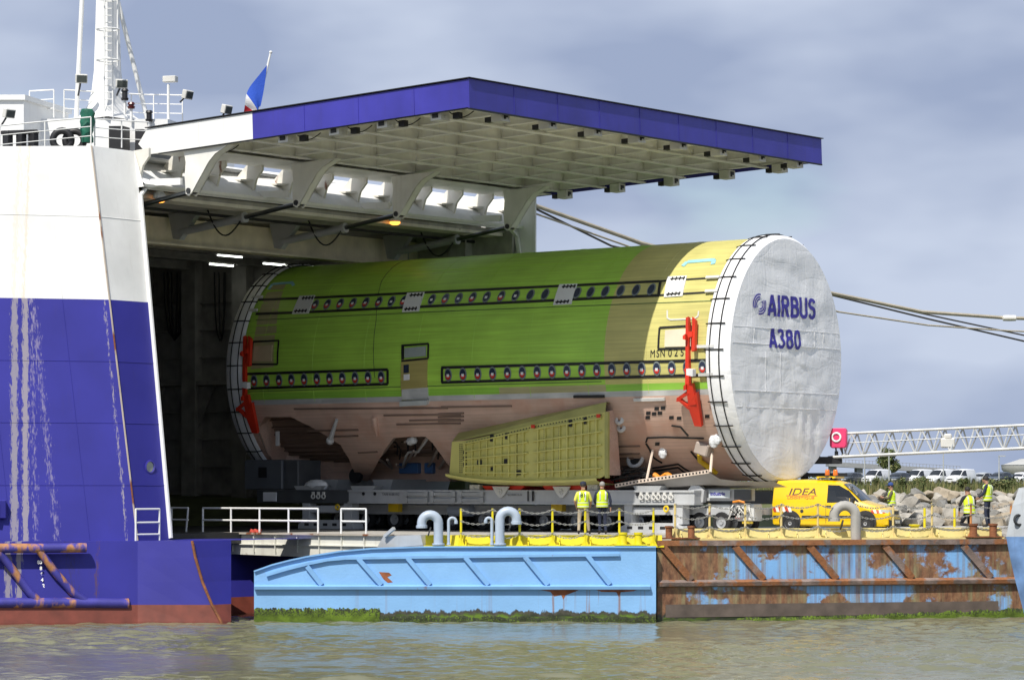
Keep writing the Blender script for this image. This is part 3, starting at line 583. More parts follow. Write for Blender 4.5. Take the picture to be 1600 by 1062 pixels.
def fline(name, pts, w, m, off=.01, parent=None, th=.02):             # strip along a pixel path on the skin
    Q = [fhit(*p) for p in pts]; R_ = []
    for (a0, p0), (a1, p1) in zip(Q, Q[1:]):
        n = max(2, int(abs(a1-a0)/1.5), int(abs(p1-p0)/.12)); R_ += [(a0+(a1-a0)*k/n, p0+(p1-p0)*k/n) for k in range(n)]
    R_.append(Q[-1]); P = [fs(a, p, off) for a, p in R_]; b = FB(FO)
    for p, q, r in zip(P, P[1:], R_): nrm = fs(*r, 1)-fs(*r, 0); b.bar(p, q, w, th, up=nrm)
    return b.build(name, m, parent or fus)
tape = mat('black_tape', (.012, .012, .012), .55)
def lrow(px, k=0): return 606.3-(px-387)*.0298+k
for k in (0, -22.5): fline('tape_line', [(368, lrow(368, k)+.3), (606, lrow(606, k))], .10, tape)
for k in (0, -23): fline('tape_line', [(690, lrow(690, k)), (1112, lrow(1112, k)+.6)], .10, tape)
fline('tape_line', [(606, lrow(606, 0)), (606, lrow(606, -22.5))], .1, tape); fline('tape_line', [(691, lrow(691, 0)), (691, lrow(691, -23))], .1, tape)
for k, x0 in ((0, 400), (-22, 404)):
    fline('tape_line', [(x0, 490+k+.5), (485, 487.5+k), (1030, 461.5+k)], .10, tape); fline('tape_line', [(1030, 461.5+k), (1118, 456+k)], .07, tape)
fline('tape_line', [(1029, 462), (1032, 440)], .1, tape)
# windows
wm = MB(); wm.lathe([(.001, 0), (.165, 0), (.165, .014), (.14, .02), (.001, .02)], (0, 0, 0), 20)
def oval(m, sx, sy): 
    for v in m.vertices: v.co.x *= sx; v.co.y *= sy
    return m
win_me = oval(wm.mesh('window', mat('window_ring', (.17, .20, .20), .5)), 1, 1.5)
pm = MB(); pm.lathe([(.001, .021), (.128, .021), (.128, .026), (.001, .026)], (0, 0, 0), 18); pane_me = oval(pm.mesh('pane', mat('window_film', (.025, .035, .065), .25)), 1, 1.5)
pm = MB(); pm.add([(.118*math.cos(x), .175*math.sin(x), .029) for x in np.linspace(math.pi+.15, 2*math.pi-.15, 12)], [tuple(range(12))]); red_me = pm.mesh('red_film', mat('red_film', (.55, .035, .02), .4))
pm = MB(); pm.bb((-.055, -.075, .027), (.055, .025, .032)); lab_me = pm.mesh('sticker', mat('sticker_white', (.75, .75, .76), .5))
def window(px, py, red=True, sticker=True):
    a, p = fhit(px, py); P = fs(a, p, .003); n = (fs(a, p, 1)-fs(a, p, 0)).normalized(); x = Vector((1, 0, 0)); y = n.cross(x)
    rot = Matrix((x, y, n)).transposed().to_euler(); o = link('window', win_me, fus, P-Vector(FO), rot)
    link('pane', pane_me, o)
    if red: link('red_film', red_me, o)
    if sticker: link('sticker', lab_me, o)
for px in (378, 397.5, 416.8, 436.4, 455.8, 475.6, 495.5, 515.2, 535.2, 555.2, 575.4, 596): window(px, lrow(px, -11))
for k in range(17): px = 700.6+23.3*k-(0.10*(16-k)*(k)*.12); window(px, lrow(px, -11.5))
window(1098, lrow(1098, -11.5))
ur = lambda px: 476.5-(px-492)*.0462
for i, px in enumerate((492.5, 511.5, 531.5, 551.5, 571.5, 592, 612, 631)): window(px, ur(px), i != 6)
for i, px in enumerate((675, 696, 717, 738.5, 760.5, 783.3, 806, 829, 852, 902, 923, 946, 970, 994, 1018)): window(px, ur(px), i in (1, 3, 5), i < 7)
# white masked patches with ties
wpatch = mat('white_sheet', (.72, .72, .70), .6, var=.06, bump=.2)
for q in ([(469, 463), (493, 462), (483, 490), (457, 491)], [(637, 458.5), (664, 457), (655, 486.5), (629, 488)], [(875, 445), (903, 444), (893, 475.5), (865, 477)], [(1044, 433), (1074, 431.5), (1067, 463), (1038, 465)]):
    o = fq('masking_sheet', q, wpatch, .03, .01)
    for e0, e1 in ((0, 1), (3, 2)):
        for f in (.25, .45, .65, .85):
            x = q[e0][0]*(1-f)+q[e1][0]*f; y = q[e0][1]*(1-f)+q[e1][1]*f+(4 if e0 == 0 else -4); fline('tie', [(x+.8, y-2.5), (x-.8, y+2.5)], .05, tape, .048, o)
        x0, y0, x1, y1 = *q[e0], *q[e1]; dy = 4 if e0 == 0 else -4; fline('tie', [(x0*.85+x1*.15, y0+dy), (x0*.1+x1*.9, y1+dy)], .05, tape, .046, o)
# cabin door with step, upper flap, framed hatch at both ends
olive = skin_mat('door_primer', (.42, .36, .12))
d = fq('cabin_door', [(628, 562), (669, 558), (670, 622), (629, 625)], olive, .02, .02)
fq('door_step', [(628, 626), (671, 624), (670, 631), (628, 633)], mat('step_grey', (.5, .53, .52), .4), .05, .1, d); fq('door_window', [(632, 570), (640, 569.5), (640, 582), (632, 583)], mat('window_film', (0, 0, 0)), .045, .01, d); fq('notice', [(632, 585), (641, 584), (641, 593), (632, 594)], mat('sticker_white', (0, 0, 0)), .045, .005, d)
fq('door_edge_patch', [(629, 608), (669, 605), (670, 622), (629, 624)], m_gry, .042, .004, d)
fr = fq('hatch', [(633, 544), (666, 541), (666, 556), (633, 559)], mat('hatch_grey', (.33, .38, .36), .4), .02, .02)
for A, B2 in (((628, 540), (670, 537)), ((670, 537), (669.5, 560)), ((669.5, 560), (628, 564)), ((630, 540), (630, 564))): fline('frame', [A, B2], .12 if A[0] == 630 else .07, tape, .03, fr)
def hatch2(q, inn, m):
    o = fq('hatch', inn, m, .015, .015)
    for A, B2 in zip(q, q[1:]+q[:1]): fline('frame', [A, B2], .07, tape, .02, o)
hatch2([(1031, 512), (1080, 509), (1080, 544), (1029, 545)], [(1040, 516), (1080, 513), (1080, 541), (1039, 542)], mat('hatch_cream', (.74, .66, .5), .5)); hatch2([(396, 534), (436, 532), (434, 569), (392, 569)], [(398, 541), (426, 539), (425, 564), (396, 564)], mat('hatch_tan', (.5, .4, .25), .5))
for pts in ([(1043, 485), (1043, 497), (1048, 499.5), (1085, 498), (1091, 494), (1092, 486)], ): fline('door_outline', pts, .05, mat('sealant_light', (.62, .62, .58), .5), .012)
fline('blue_tape', [(1067, 416), (1074, 409.5), (1112, 406.5), (1116, 407), (1114, 413)], .16, mat('blue_tape', (.30, .60, .70), .5), .012); fline('blue_tape', [(420, 452), (426, 444), (456, 441.5), (459, 446)], .12, mat('blue_tape', (0, 0, 0)), .012)
fq('tan_panel', [(424, 446), (447, 444), (432, 520), (398, 524)], m_tan, .008); fq('tan_panel', [(398, 525), (430, 523), (428, 573), (392, 577)], m_tan, .008)
fline('seam', [(400, 500), (700, 486), (1112, 470)], .025, mat('seam', (.10, .16, .05), .6), .004); fline('seam', [(380, 612), (630, 604), (940, 596)], .025, mat('seam', (0, 0, 0)), .004); fline('seam', [(640, 395), (596, 440), (588, 500), (586, 590)], .025, mat('seam', (0, 0, 0)), .004)
fline('black_rod', [(898, 619), (945, 618.5)], .09, tape, .05, th=.08); fline('vent_bar', [(992, 624), (1040, 622.5)], .1, mat('light_grey', (.6, .6, .58), .4), .05, th=.08)
for z_, x0, x1 in ((647, 600, 720), (655, 640, 720), (661, 620, 720), (671, 480, 560), (680, 520, 560), (637, 460, 700), (634, 690, 800), (645, 685, 725), (650, 685, 725), (656, 685, 725), (705, 560, 590), (696, 950, 1000), (708, 950, 1000), (715, 950, 990), (728, 950, 990), (740, 950, 985)): fline('stringer_line', [(x0, z_+1.5), (x1, z_)], .06, m_pinkd, .01, th=.05)
for px, py in ((1026, 638), (1036, 637), (1013, 645), (1022, 646), (1031, 645), (1012, 652), (1049, 652), (1061, 653), (1105, 650), (1027, 693)): fq('dark_patch', [(px-3, py-2.5), (px+4, py-2.7), (px+3.5, py+2.5), (px-3.5, py+2.7)], black, .012)
# frame joints and lap joints of the skin
for k in range(9):
    a = AFAR+1.6+k*2.55; b = FB(FO); b.tube([fs(a, p, .001) for p in psis(PB+.02, R(150), 40)], .009, 4); b.build('skin_joint', m_green if a < AY else m_yel, fus)
for p in (R(32), R(58), R(78)): b = FB(FO); b.tube([fs(a, p, .001) for a in np.linspace(AFAR+.6, AY, 8)], .009, 4); b.build('skin_joint', m_green, fus)
# lettering on the skin
for i, (ch, px, py) in enumerate((('M', 1020, 553), ('S', 1028, 552.7), ('N', 1035.5, 552.3), ('0', 1047, 552), ('2', 1056.5, 551.5), ('5', 1066, 551))):
    a, p = fhit(px, py); P = fs(a, p, .008); n = (fs(a, p, 1)-fs(a, p, 0)).normalized(); x = Vector((1, 0, 0)); y = n.cross(x)
    link('lettering', text_mesh(ch, .36, black, .008, xs=.78 if ch in 'MSN' else .9), fus, P-Vector(FO), Matrix((x, y, n)).transposed().to_euler())
# covers over both ends, with strap ladders
cover_m = mat('white_cover', (.86, .865, .875), .6, var=.03, vs=2)
N_, L_, B_ = nodes(cover_m); tcn = N_.new('ShaderNodeTexCoord')
def stretch(sc, scale, det):
    mpn = N_.new('ShaderNodeMapping'); mpn.inputs['Scale'].default_value = sc; L_.new(tcn.outputs['Object'], mpn.inputs[0]); n = N_.new('ShaderNodeTexNoise'); n.inputs['Scale'].default_value = scale; n.inputs['Detail'].default_value = det; n.inputs['Distortion'].default_value = 1.2; L_.new(mpn.outputs[0], n.inputs[0]); return n
s1 = stretch((1, 1.7, .45), 1.3, 4); s2 = stretch((1, .5, 1.5), 1.0, 4); ad = N_.new('ShaderNodeMath')
for q_, s_ in enumerate((s1, s2)):                                    # creases where the noise crosses its middle
    m1, m2, m3 = [N_.new('ShaderNodeMath') for _ in range(3)]; m1.operation = 'SUBTRACT'; m1.inputs[1].default_value = .5; m2.operation = 'ABSOLUTE'; m3.operation = 'POWER'; m3.inputs[1].default_value = .6
    L_.new(s_.outputs[0], m1.inputs[0]); L_.new(m1.outputs[0], m2.inputs[0]); L_.new(m2.outputs[0], m3.inputs[0]); L_.new(m3.outputs[0], ad.inputs[q_])
bp = N_.new('ShaderNodeBump'); bp.inputs['Strength'].default_value = .3; bp.inputs['Distance'].default_value = .05; L_.new(ad.outputs[0], bp.inputs['Height']); L_.new(bp.outputs[0], B_.inputs['Normal'])
def cbulge(y, z):                                                     # relief of the slack sheet over an end
    f = min(1, math.hypot(y/RT, z/RZ)); p = math.atan2(z/RZ, -y/RT); dn = max(0, min(1, (-z-.8)/1.2))
    w_ = .045*noise.fractal(Vector((y*.5, z*1.2, 3)), 1, 2, 4)*(1-.5*dn)+.05*dn*noise.noise(Vector((y*3.2, z*.45, 1)))+.02*noise.noise(Vector((y*1.5, z*5, 7)))+.05*abs(math.sin(8*p+noise.noise(Vector((p*2, f*3, 0)))*2))*max(0, f-.65)
    return .12*(1-f*f)+w_*min(1, (1-f)*8)
def cover(a0, a1, sgn):
    b = FB(FO); PS = psis(0, 2*math.pi, 96)
    def wr(p, f): return .018*noise.noise(Vector((7*math.cos(p), 7*math.sin(p), f*3)))
    b.grid([[fs(a, p, .05+(.04 if 0 < i < 3 else .0)+wr(p, i)*.6) for p in PS] for i, a in enumerate((a0, a0+(a1-a0)*.06, a0+(a1-a0)*.5, a1-sgn*.12))]+[[fs(a1, p, -.06) for p in PS]])
    nr = 22; G = []
    for i in range(nr+1):
        f = 1-i/nr; row = []
        for p in PS:
            y, z = -RT*math.cos(p)*f*.985, RZ*math.sin(p)*f*.985
            row.append(Vector((a1+sgn*cbulge(y, z), FT+y, FZ+z)))
        G.append(row)
    b.grid(G); o = b.build('end_cover', cover_m, fus, smooth=True)
    for a in (a0+sgn*.18, a0+sgn*.56):
        b2 = FB(FO); P = [fs(a, p, .105) for p in PS]; b2.tube(P, .022, 5, cap=False); b2.build('strap', tape, o)
    for k in range(30):
        p = 2*math.pi*k/30+.05; b2 = FB(FO); b2.tube([fs(a0-sgn*.06, p, .06), fs(a0+sgn*.18, p, .115), fs(a0+sgn*.5, p, .115), fs(a0+sgn*.74, p, .105)], .024, 5); b2.build('strap_rung', tape, o)
    return o
cn = cover(ANEAR-.62, ANEAR+.3, 1); cf = cover(AFAR+.62, AFAR-.3, -1)
# seams of the cover
seam_m = mat('cover_seam', (.68, .685, .70), .6)
def cseam(y0, z0, y1, z1, w_=.03):
    P = [(y0+(y1-y0)*k/24, z0+(z1-z0)*k/24) for k in range(25)]; b = FB(FO); b.tube([(ANEAR+.3+cbulge(y, z)+.004, FT+y, FZ+z) for y, z in P], w_*.3, 5); b.build('cover_seam', seam_m, cn)
for z in (1.0, .45, -1.15, -1.7): h = RT*math.sqrt(1-(z/RZ)**2)*.96; cseam(-h, z, h, z)
for y in (-2.2, -1.2, .2, 1.6, 2.2): cseam(y, 1.0, y, .45)
for y in (-1.5, -.6): cseam(y, -1.15, y, .2)
navy = mat('print_navy', (.045, .035, .32), .5)
capa = ANEAR+.47
def capt(px, py): return hit_a(px, py, capa)
def arc(cx, cy, rx, ry, a0, a1, n=12): return [(cx+rx*math.cos(R(x)), cy+ry*math.sin(R(x))) for x in np.linspace(a0, a1, n)]
SW = .15                                                              # half stroke of the bold letters, in a 0..1 wide, 0..1.6 tall box
GL = dict(A=[[(.08, 0), (.5, 1.6)], [(.5, 1.6), (.92, 0)], [(.24, .45), (.76, .45)]], I=[[(.5, 0), (.5, 1.6)]],
  R=[[(.16, 0), (.16, 1.6)], [(.16, 1.48), (.5, 1.48)]+arc(.5, 1.15, .33, .33, 90, -90)+[(.16, .82)], [(.5, .82), (.86, 0)]],
  B=[[(.16, 0), (.16, 1.6)], [(.16, 1.48), (.5, 1.48)]+arc(.5, 1.17, .31, .31, 90, -90)+[(.16, .86)], [(.16, .86), (.52, .86)]+arc(.52, .49, .36, .37, 90, -90)+[(.16, .12)]],
  U=[[(.14, 1.6), (.14, .5)]+arc(.5, .48, .36, .36, 180, 360)+[(.86, 1.6)]],
  S=[arc(.5, 1.17, .34, .31, 15, 270)+arc(.5, .49, .36, .37, 90, -165)],
  **{'3': [arc(.46, 1.17, .33, .31, 155, -90)+arc(.46, .49, .38, .37, 90, -155)], '8': [arc(.5, 1.18, .31, .30, 0, 360, 20), arc(.5, .5, .37, .38, 0, 360, 20)], '0': [arc(.5, .8, .36, .68, 0, 360, 24)]})
def cap_glyphs(tx, x0, x1, y0, y1):
    P0, P1 = capt(x0, (y0+y1)/2), capt(x1, (y0+y1)/2); top, bot = capt((x0+x1)/2, y0), capt((x0+x1)/2, y1); hh = top.z-bot.z; wds = [.5 if ch == 'I' else 1.12 for ch in tx]; un = (P1.y-P0.y)/sum(wds); y = P0.y
    for ch, wd_ in zip(tx, wds):
        b = FB(FO); k_ = 0
        for st in GL[ch]:
            k_ += 1; L0, R0 = [], []; fine = [st[0]]
            for p, q in zip(st, st[1:]): n = max(1, int(math.dist(p, q)/.12)); fine += [(p[0]+(q[0]-p[0])*i/n, p[1]+(q[1]-p[1])*i/n) for i in range(1, n+1)]
            for i, p in enumerate(fine):
                a_, c_ = fine[max(0, i-1)], fine[min(len(fine)-1, i+1)]; d = Vector((c_[0]-a_[0], c_[1]-a_[1])); d = d.normalized() if d.length > 0 else Vector((1, 0)); nx, ny = -d.y*SW, d.x*SW
                for lst, sg in ((L0, 1), (R0, -1)):
                    gx_, gy_ = p[0]+sg*nx-(.25 if ch == 'I' else -.06), p[1]+sg*ny; yy = y+gx_*un; zz = bot.z+hh*min(1.6, max(0, gy_))/1.6; lst.append(Vector((ANEAR+.3+cbulge(yy-FT, zz-FZ)+.016+.003*k_, yy, zz)))
            b.grid([L0, R0])
        b.build('lettering', navy, cn); y += wd_*un
cap_glyphs('AIRBUS', 1202, 1278, 463, 496.5); cap_glyphs('A380', 1204, 1253, 514, 545)
c = capt(1190, 475); r0 = .62
for k, (rr, a0, a1, s) in enumerate(((.36, 75, 205, .055), (.27, 75, 215, .05), (.18, 75, 225, .045), (.36, -105, 25, .055), (.27, -105, 35, .05), (.18, -105, 45, .045))):
    def ep(r, x): y, z = r*math.cos(R(x))+(.02 if k > 2 else -.02), r*math.sin(R(x)); return Vector((ANEAR+.3+cbulge(c.y+y-FT, c.z+z-FZ)+.03, c.y+y, c.z+z))
    b = FB(FO); b.grid([[ep(r, x) for x in np.linspace(a0, a1, 16)] for r in (rr, rr-s)]); b.build('emblem_arc', navy, cn)
# red lifting brackets on the flank
redp = mat('red_paint', (.62, .035, .012), .45, var=.1, streak=.1); redd = redp
def bracket(shift, mir):
    def q(pts, nm='plate', off=.12, th=.14): 
        b = FB(FO); Q = [fhit(*p) for p in pts]; b.add([fs(a+shift, p, off) for a, p in Q]+[fs(a+shift, p, off+th) for a, p in Q], [tuple(range(len(Q)-1, -1, -1)), tuple(range(len(Q), 2*len(Q)))]+[(i, (i+1) % len(Q), len(Q)+(i+1) % len(Q), len(Q)+i) for i in range(len(Q))]); return b
    root = q([(1078, 500), (1082, 498), (1083, 600), (1077, 600)]).build('lifting_bracket', redp, fus)
    for pts in ([(1088, 498), (1093, 503), (1092, 548), (1087, 550)], [(1078, 598), (1088, 597), (1094, 628), (1082, 630)], [(1081, 630), (1095, 610), (1102, 661), (1091, 660)], [(1064, 619), (1080, 608), (1083, 612), (1068, 622)], [(1063, 620), (1067, 619), (1084, 633), (1082, 636)], [(1064, 618), (1068, 618), (1067, 624), (1063, 624)], [(1082, 520), (1088, 520), (1088, 528), (1082, 529)]):
        q(pts).build('plate', redp, root)
    q([(1075, 527), (1079, 524), (1079, 533), (1075, 532)], off=.2, th=.12).build('lug', redp, root); q([(1076, 600), (1080, 598), (1080, 606), (1076, 607)], off=.2, th=.12).build('lug', redp, root)
    q([(1084, 575), (1094, 576), (1094, 586), (1084, 584)], off=.25, th=.2).build('winch_box', mat('sticker_white', (0, 0, 0)), root)
bracket(0, 1); bracket(fhit(391, 560)[0]-fhit(1084, 560)[0], -1)
for px, py, x1 in ((1105, 436, 1126), (1104, 457, 1124), (1094, 585, 1116), (1086, 542, 1118), (396, 467, 412), (390, 487, 404)): fline('tensioner', [(px, py), (x1, py-1)], .1, mat('light_grey', (0, 0, 0)), .08, th=.08)
# wing root box: flat ribbed panel standing proud of the belly
TPAN = FT-RT-.12
def wp(px, py): return hit_t(px, py, TPAN)
wol = mat('wing_box_olive', (.60, .56, .17), .45, var=.1, vs=1.2); wod = mat('wing_box_dark_olive', (.40, .38, .12), .5, var=.15)
face = [wp(*p) for p in ((706, 690), (727, 688), (760, 681), (830, 664), (900, 651), (946, 643), (946, 742), (936, 747), (890, 750), (820, 751), (760, 749), (702, 742))]
b = FB(FO); b.prism(face, (0, .06, 0)); wroot = b.build('wing_root_panel', wol, fus); wroot['label'] = 'olive ribbed wing root panel'
topf = [wp(*p) for p in ((693, 676), (945, 634.5))]; e0, e1 = wp(706, 690), wp(946, 643)
b = FB(FO); b.add([e0, e1, topf[1]+Vector((0, .1, .15)), topf[0]+Vector((0, .9, .05)), topf[1]+Vector((0, 1.2, .1)), topf[0]+Vector((0, 1.4, .0))], [(0, 1, 2, 3), (3, 2, 4, 5)]); b.build('top_flange', wod, wroot)
b = FB(FO); rs_ = face[5:7]; b.add([rs_[0], rs_[1], rs_[1]+Vector((0, .9, 0)), rs_[0]+Vector((0, .6, .1))], [(0, 1, 2, 3)]); b.build('closing_plate', m_pink, wroot); b = FB(FO); b.bar(rs_[0]+Vector((.05, .03, 0)), rs_[1]+Vector((.05, .03, -.1)), .14, .1, up=(0, 1, 0)); b.build('end_flange', wod, wroot)
lo_ = [wp(*p)+Vector((0, -.0, 0)) for p in ((700, 741), (730, 746.5), (760, 749.5), (820, 751.5), (890, 750.5), (936, 747.5))]
b = FB(FO); b.grid([[p+Vector((0, -.16, .02)) for p in lo_], [p+Vector((0, -.14, -.06)) for p in lo_], [p+Vector((0, .1, -.14)) for p in lo_], [p+Vector((0, 1.3, -.2)) for p in lo_]]); b.grid([[p+Vector((0, -.16, .02)) for p in lo_], [p+Vector((0, 0, .03)) for p in lo_]]); b.build('lower_lip', wol, wroot, smooth=True)
def ytop(px): return np.interp(px, [706, 727, 760, 830, 900, 946], [690, 688, 681, 664, 651, 643])
def ybot(px): return np.interp(px, [700, 730, 760, 820, 890, 936, 946], [741, 746, 748, 750, 749, 746, 742])
for i, px in enumerate(np.arange(728, 944, 11.4)):
    if 825 < px < 834: continue
    b = FB(FO); b.bar(wp(px, ytop(px)+7)+Vector((0, -.045, 0)), wp(px, ybot(px)-5)+Vector((0, -.045, 0)), .028 if i % 2 else .05, .08, up=(0, 1, 0)); b.build('rib', wol, wroot)
for f in (.10, .30, .5, .69, .87):
    for x0, x1 in ((727, 826), (834, 941)):
        p, q = [wp(x, ytop(x)+(ybot(x)-ytop(x))*(f if f > .2 else .09)) for x in (x0, x1)]; b = FB(FO); b.bar(p+Vector((0, -.05, 0)), q+Vector((0, -.05, 0)), .045, .09, up=(0, 1, 0)); b.build('stringer', wol, wroot)
for px, py, w_, h_ in ((769, 684, .1, .22), (792, 681, .08, .2), (892, 661, .1, .22), (915, 657, .08, .22), (727, 706, .1, .12), (727, 716, .1, .14), (727, 726, .1, .14), (750, 722, .14, .16), (791, 721, .1, .18), (770, 732, .1, .12), (811, 738, .12, .16)):
    p = wp(px, py); b = FB(FO); b.box(p+Vector((0, -.025, 0)), (w_*1.4, .06, h_*1.1)); b.build('cutout', black, wroot, bevel=.01)
for px, py in ((938, 649.5), (836, 666)): p = wp(px, py); b = FB(FO); b.box(p+Vector((0, -.12, 0)), (.16, .02, .12)); b.build('red_tag', redp, wroot)
b = FB(FO)                                                            # rows of rivet heads and drilled holes
for k in range(46):
    px = 730+k*4.65; p = wp(px, ytop(px)+3.5); b.box(p+Vector((0, -.01, 0)), (.035, .03, .035))
for k in range(16):
    for x in (719, 722): p = wp(x, 694+k*2.9); b.box(p+Vector((0, -.01, 0)), (.03, .03, .03))
for xx in (739, 762, 785, 808, 851, 874, 897, 920):
    for k in range(int((ybot(xx)-ytop(xx)-16)/3)): p = wp(xx, ytop(xx)+9+k*3); b.box(p+Vector((0, -.01, 0)), (.04, .03, .02))
b.build('rivet_rows', dkmetal, wroot, kind='stuff')
# struts, boxes and pipes in the wheel-well opening, fittings on the belly
strut_m = mat('strut_pinkgrey', (.42, .35, .30), .5)
def fp(px, py, d): return fs(*fhit(px, py), -d)
for A, B2, r in (((585, 728), (612, 765), .05), ((600, 730), (613, 764), .05), ((615, 738), (628, 758), .04), ((680, 708), (668, 764), .05), ((694, 722), (687, 760), .06), ((640, 715), (630, 757), .045), ((625, 700), (640, 690), .05), ((660, 690), (640, 730), .035), ((590, 722), (607, 694), .06)): b = FB(FO); b.tube([fp(*A, .35), fp(*B2, .5)], r, 7); b.build('strut', strut_m, fus, smooth=True)
b = FB(FO); b.tube([fp(663, 688, .4), fp(655, 704, .45), fp(650, 712, .45), fp(645, 722, .5), fp(630, 723, .5), fp(627, 730, .5), fp(627, 750, .5)], .045, 7); b.build('pipe', mat('light_grey', (0, 0, 0)), fus, smooth=True)
for px, py in ((606, 712), (612, 720), (622, 711), (634, 711), (659, 702), (669, 706), (672, 720)): b = FB(FO); b.tube([fp(px-8, py, .7), fp(px, py-2, .65), fp(px+4, py+6, .65), fp(px+6, py+24, .7)], .035, 6); b.build('pipe', cable, fus)
bxm = mat('equipment_blue', (.07, .17, .38), .5)
for px in (643, 674): p = fp(px, 752, .5); b = FB(FO); b.box(p, (.95 if px < 650 else .4, .4, .4)); b.build('equipment_box', bxm, fus, bevel=.03)
for k in range(3): p = fp(639+k*2.5, 692-k, .1); b = FB(FO); b.ball(p, .16, 8); b.build('valve', mat('light_grey', (0, 0, 0)), fus, smooth=True)
p = fp(558.5, 741, -.05); b = FB(FO); b.lathe([(.001, -.15), (.28, -.15), (.28, .02), (.2, .04), (.001, .04)], p, 18, 'y'); b.build('intake_ring', black, fus, smooth=30)
b = FB(FO); b.tube([fp(528, 654, -.06), fp(524, 668, -.1), fp(519, 683, -.1)], [.06, .08, .1], 8); b.ball(fp(518, 686, -.1), .16, 10); b.build('actuator_arm', mat('light_grey', (0, 0, 0)), fus, smooth=True)
b = FB(FO); b.tube([fp(586, 651, -.05), fp(588, 665, -.05), fp(590, 680, -.05)], [.1, .13, .05], 8); b.build('fitting', m_pink, fus, smooth=True)
b = FB(FO); p = fp(427, 692, .3); b.box(p, (.12, .1, .55)); b.build('white_bar', wpatch, fus)
for px, py in ((993, 716), (968, 656), (971, 668)): p = fp(px, py, -.0); b = FB(FO); r = .3 if px > 990 else .12; b.torus(p, r, .07, 16, 8, Euler((R(70), 0, 0)).to_matrix()); o = b.build('port_ring', mat('light_grey', (0, 0, 0)), fus, smooth=True); b = FB(FO); b.lathe([(.001, 0), (r, 0), (r, .03), (.001, .03)], p, 14, 'y'); b.build('port_lens', dkmetal, o)
film = mat('clear_film', (.75, .77, .78), .15, bump=.8, bs=9)
for px, py, s in ((1037, 705, .17), (1117, 687, .2), (1122, 684, .16)): p = fp(px, py, -.08); b = FB(FO); b.ball(p, s, 10, (1, .6, 1.2)); b.build('wrapped_fitting', film, fus, smooth=20)
# hanging belly panel with its row of holes, props and loose harness
pan = [((962, 760), (962, 763)), ((1000, 753), (1000, 760)), ((1050, 746), (1050, 760)), ((1108, 737.5), (1108, 756)), ((1125, 748), (1130, 757)), ((1160, 752), (1165, 757)), ((1210, 752), (1215, 755))]
TB = FT-2.6
b = FB(FO); G = [[hit_t(*p, TB-.45), hit_t(*q, TB-.2), hit_t(*q, TB+.2)+Vector((0, .6, -.12))] for p, q in pan]; b.grid(G); bp_o = b.build('belly_panel', mat('panel_grey', (.34, .32, .30), .5), fus, smooth=True)
for k in range(3):
    p, q = G[k][0], G[k+1][0]
    b = FB(FO); b.bar(p+Vector((0, -.02, .03)), q+Vector((0, -.02, .03)), .05, .13, up=(0, 0, 1)); b.build('panel_edge', mat('panel_cream', (.66, .55, .45), .5), bp_o)
    b = FB(FO); 
    for j in range(int((q-p).length/.14)): b.box(p.lerp(q, (j+.5)/int((q-p).length/.14))+Vector((0, -.045, .035)), (.06, .02, .06))
    b.build('hole_row', black, bp_o, kind='stuff')
for A, B2 in (((1020, 703), (1010, 752)), ((1113, 703), (1110, 738))): b = FB(FO); b.tube([fp(*A, 0), hit_t(*B2, TB-.4)], .05, 7); b.build('prop', mat('panel_cream', (0, 0, 0)), fus, smooth=True)
yel = mat('yellow_paint', (.75, .50, .015), .45, var=.12)
b = FB(FO); b.tube([fp(1094, 707, -.05), fp(1095, 716, -.1), fp(1103, 722, -.1), fp(1111, 730, -.05), fp(1119, 737, -.02)], .09, 8); b.build('yellow_duct', yel, fus, smooth=True)
p = fp(1102, 697, -.15); b = FB(FO); b.box(p, (.55, .35, .42), ry=.3); b.build('actuator_box', strut_m, fus, bevel=.04)
for pts in ([(1010, 690), (1012, 683), (1040, 682), (1100, 684)], [(1010, 692), (1015, 700), (1022, 714), (1035, 722)], [(1050, 664), (1064, 666), (1076, 680)], [(1020, 730), (1060, 724), (1082, 738)], [(1020, 735), (1060, 729), (1078, 742)], [(1080, 704), (1096, 722), (1112, 738)]): fline('harness', pts, .045, cable, .03, th=.045)
b = FB(FO); P = [hit_t(x, 744+3*math.sin(x*.3), TB-.25) for x in range(1022, 1056, 3)]; b.tube(P, .09, 7); b.build('orange_harness', mat('orange_hose', (.75, .25, .02), .5), fus, smooth=True)
b = FB(FO); p = hit_t(1010, 741, TB-.2)
for k in range(9): b.tube([p+Vector((random.uniform(-1.6, .5), random.uniform(-.1, .4), random.uniform(-.3, .25))) for _ in range(4)], .035, 5)
b.build('loose_cables', cable, fus)
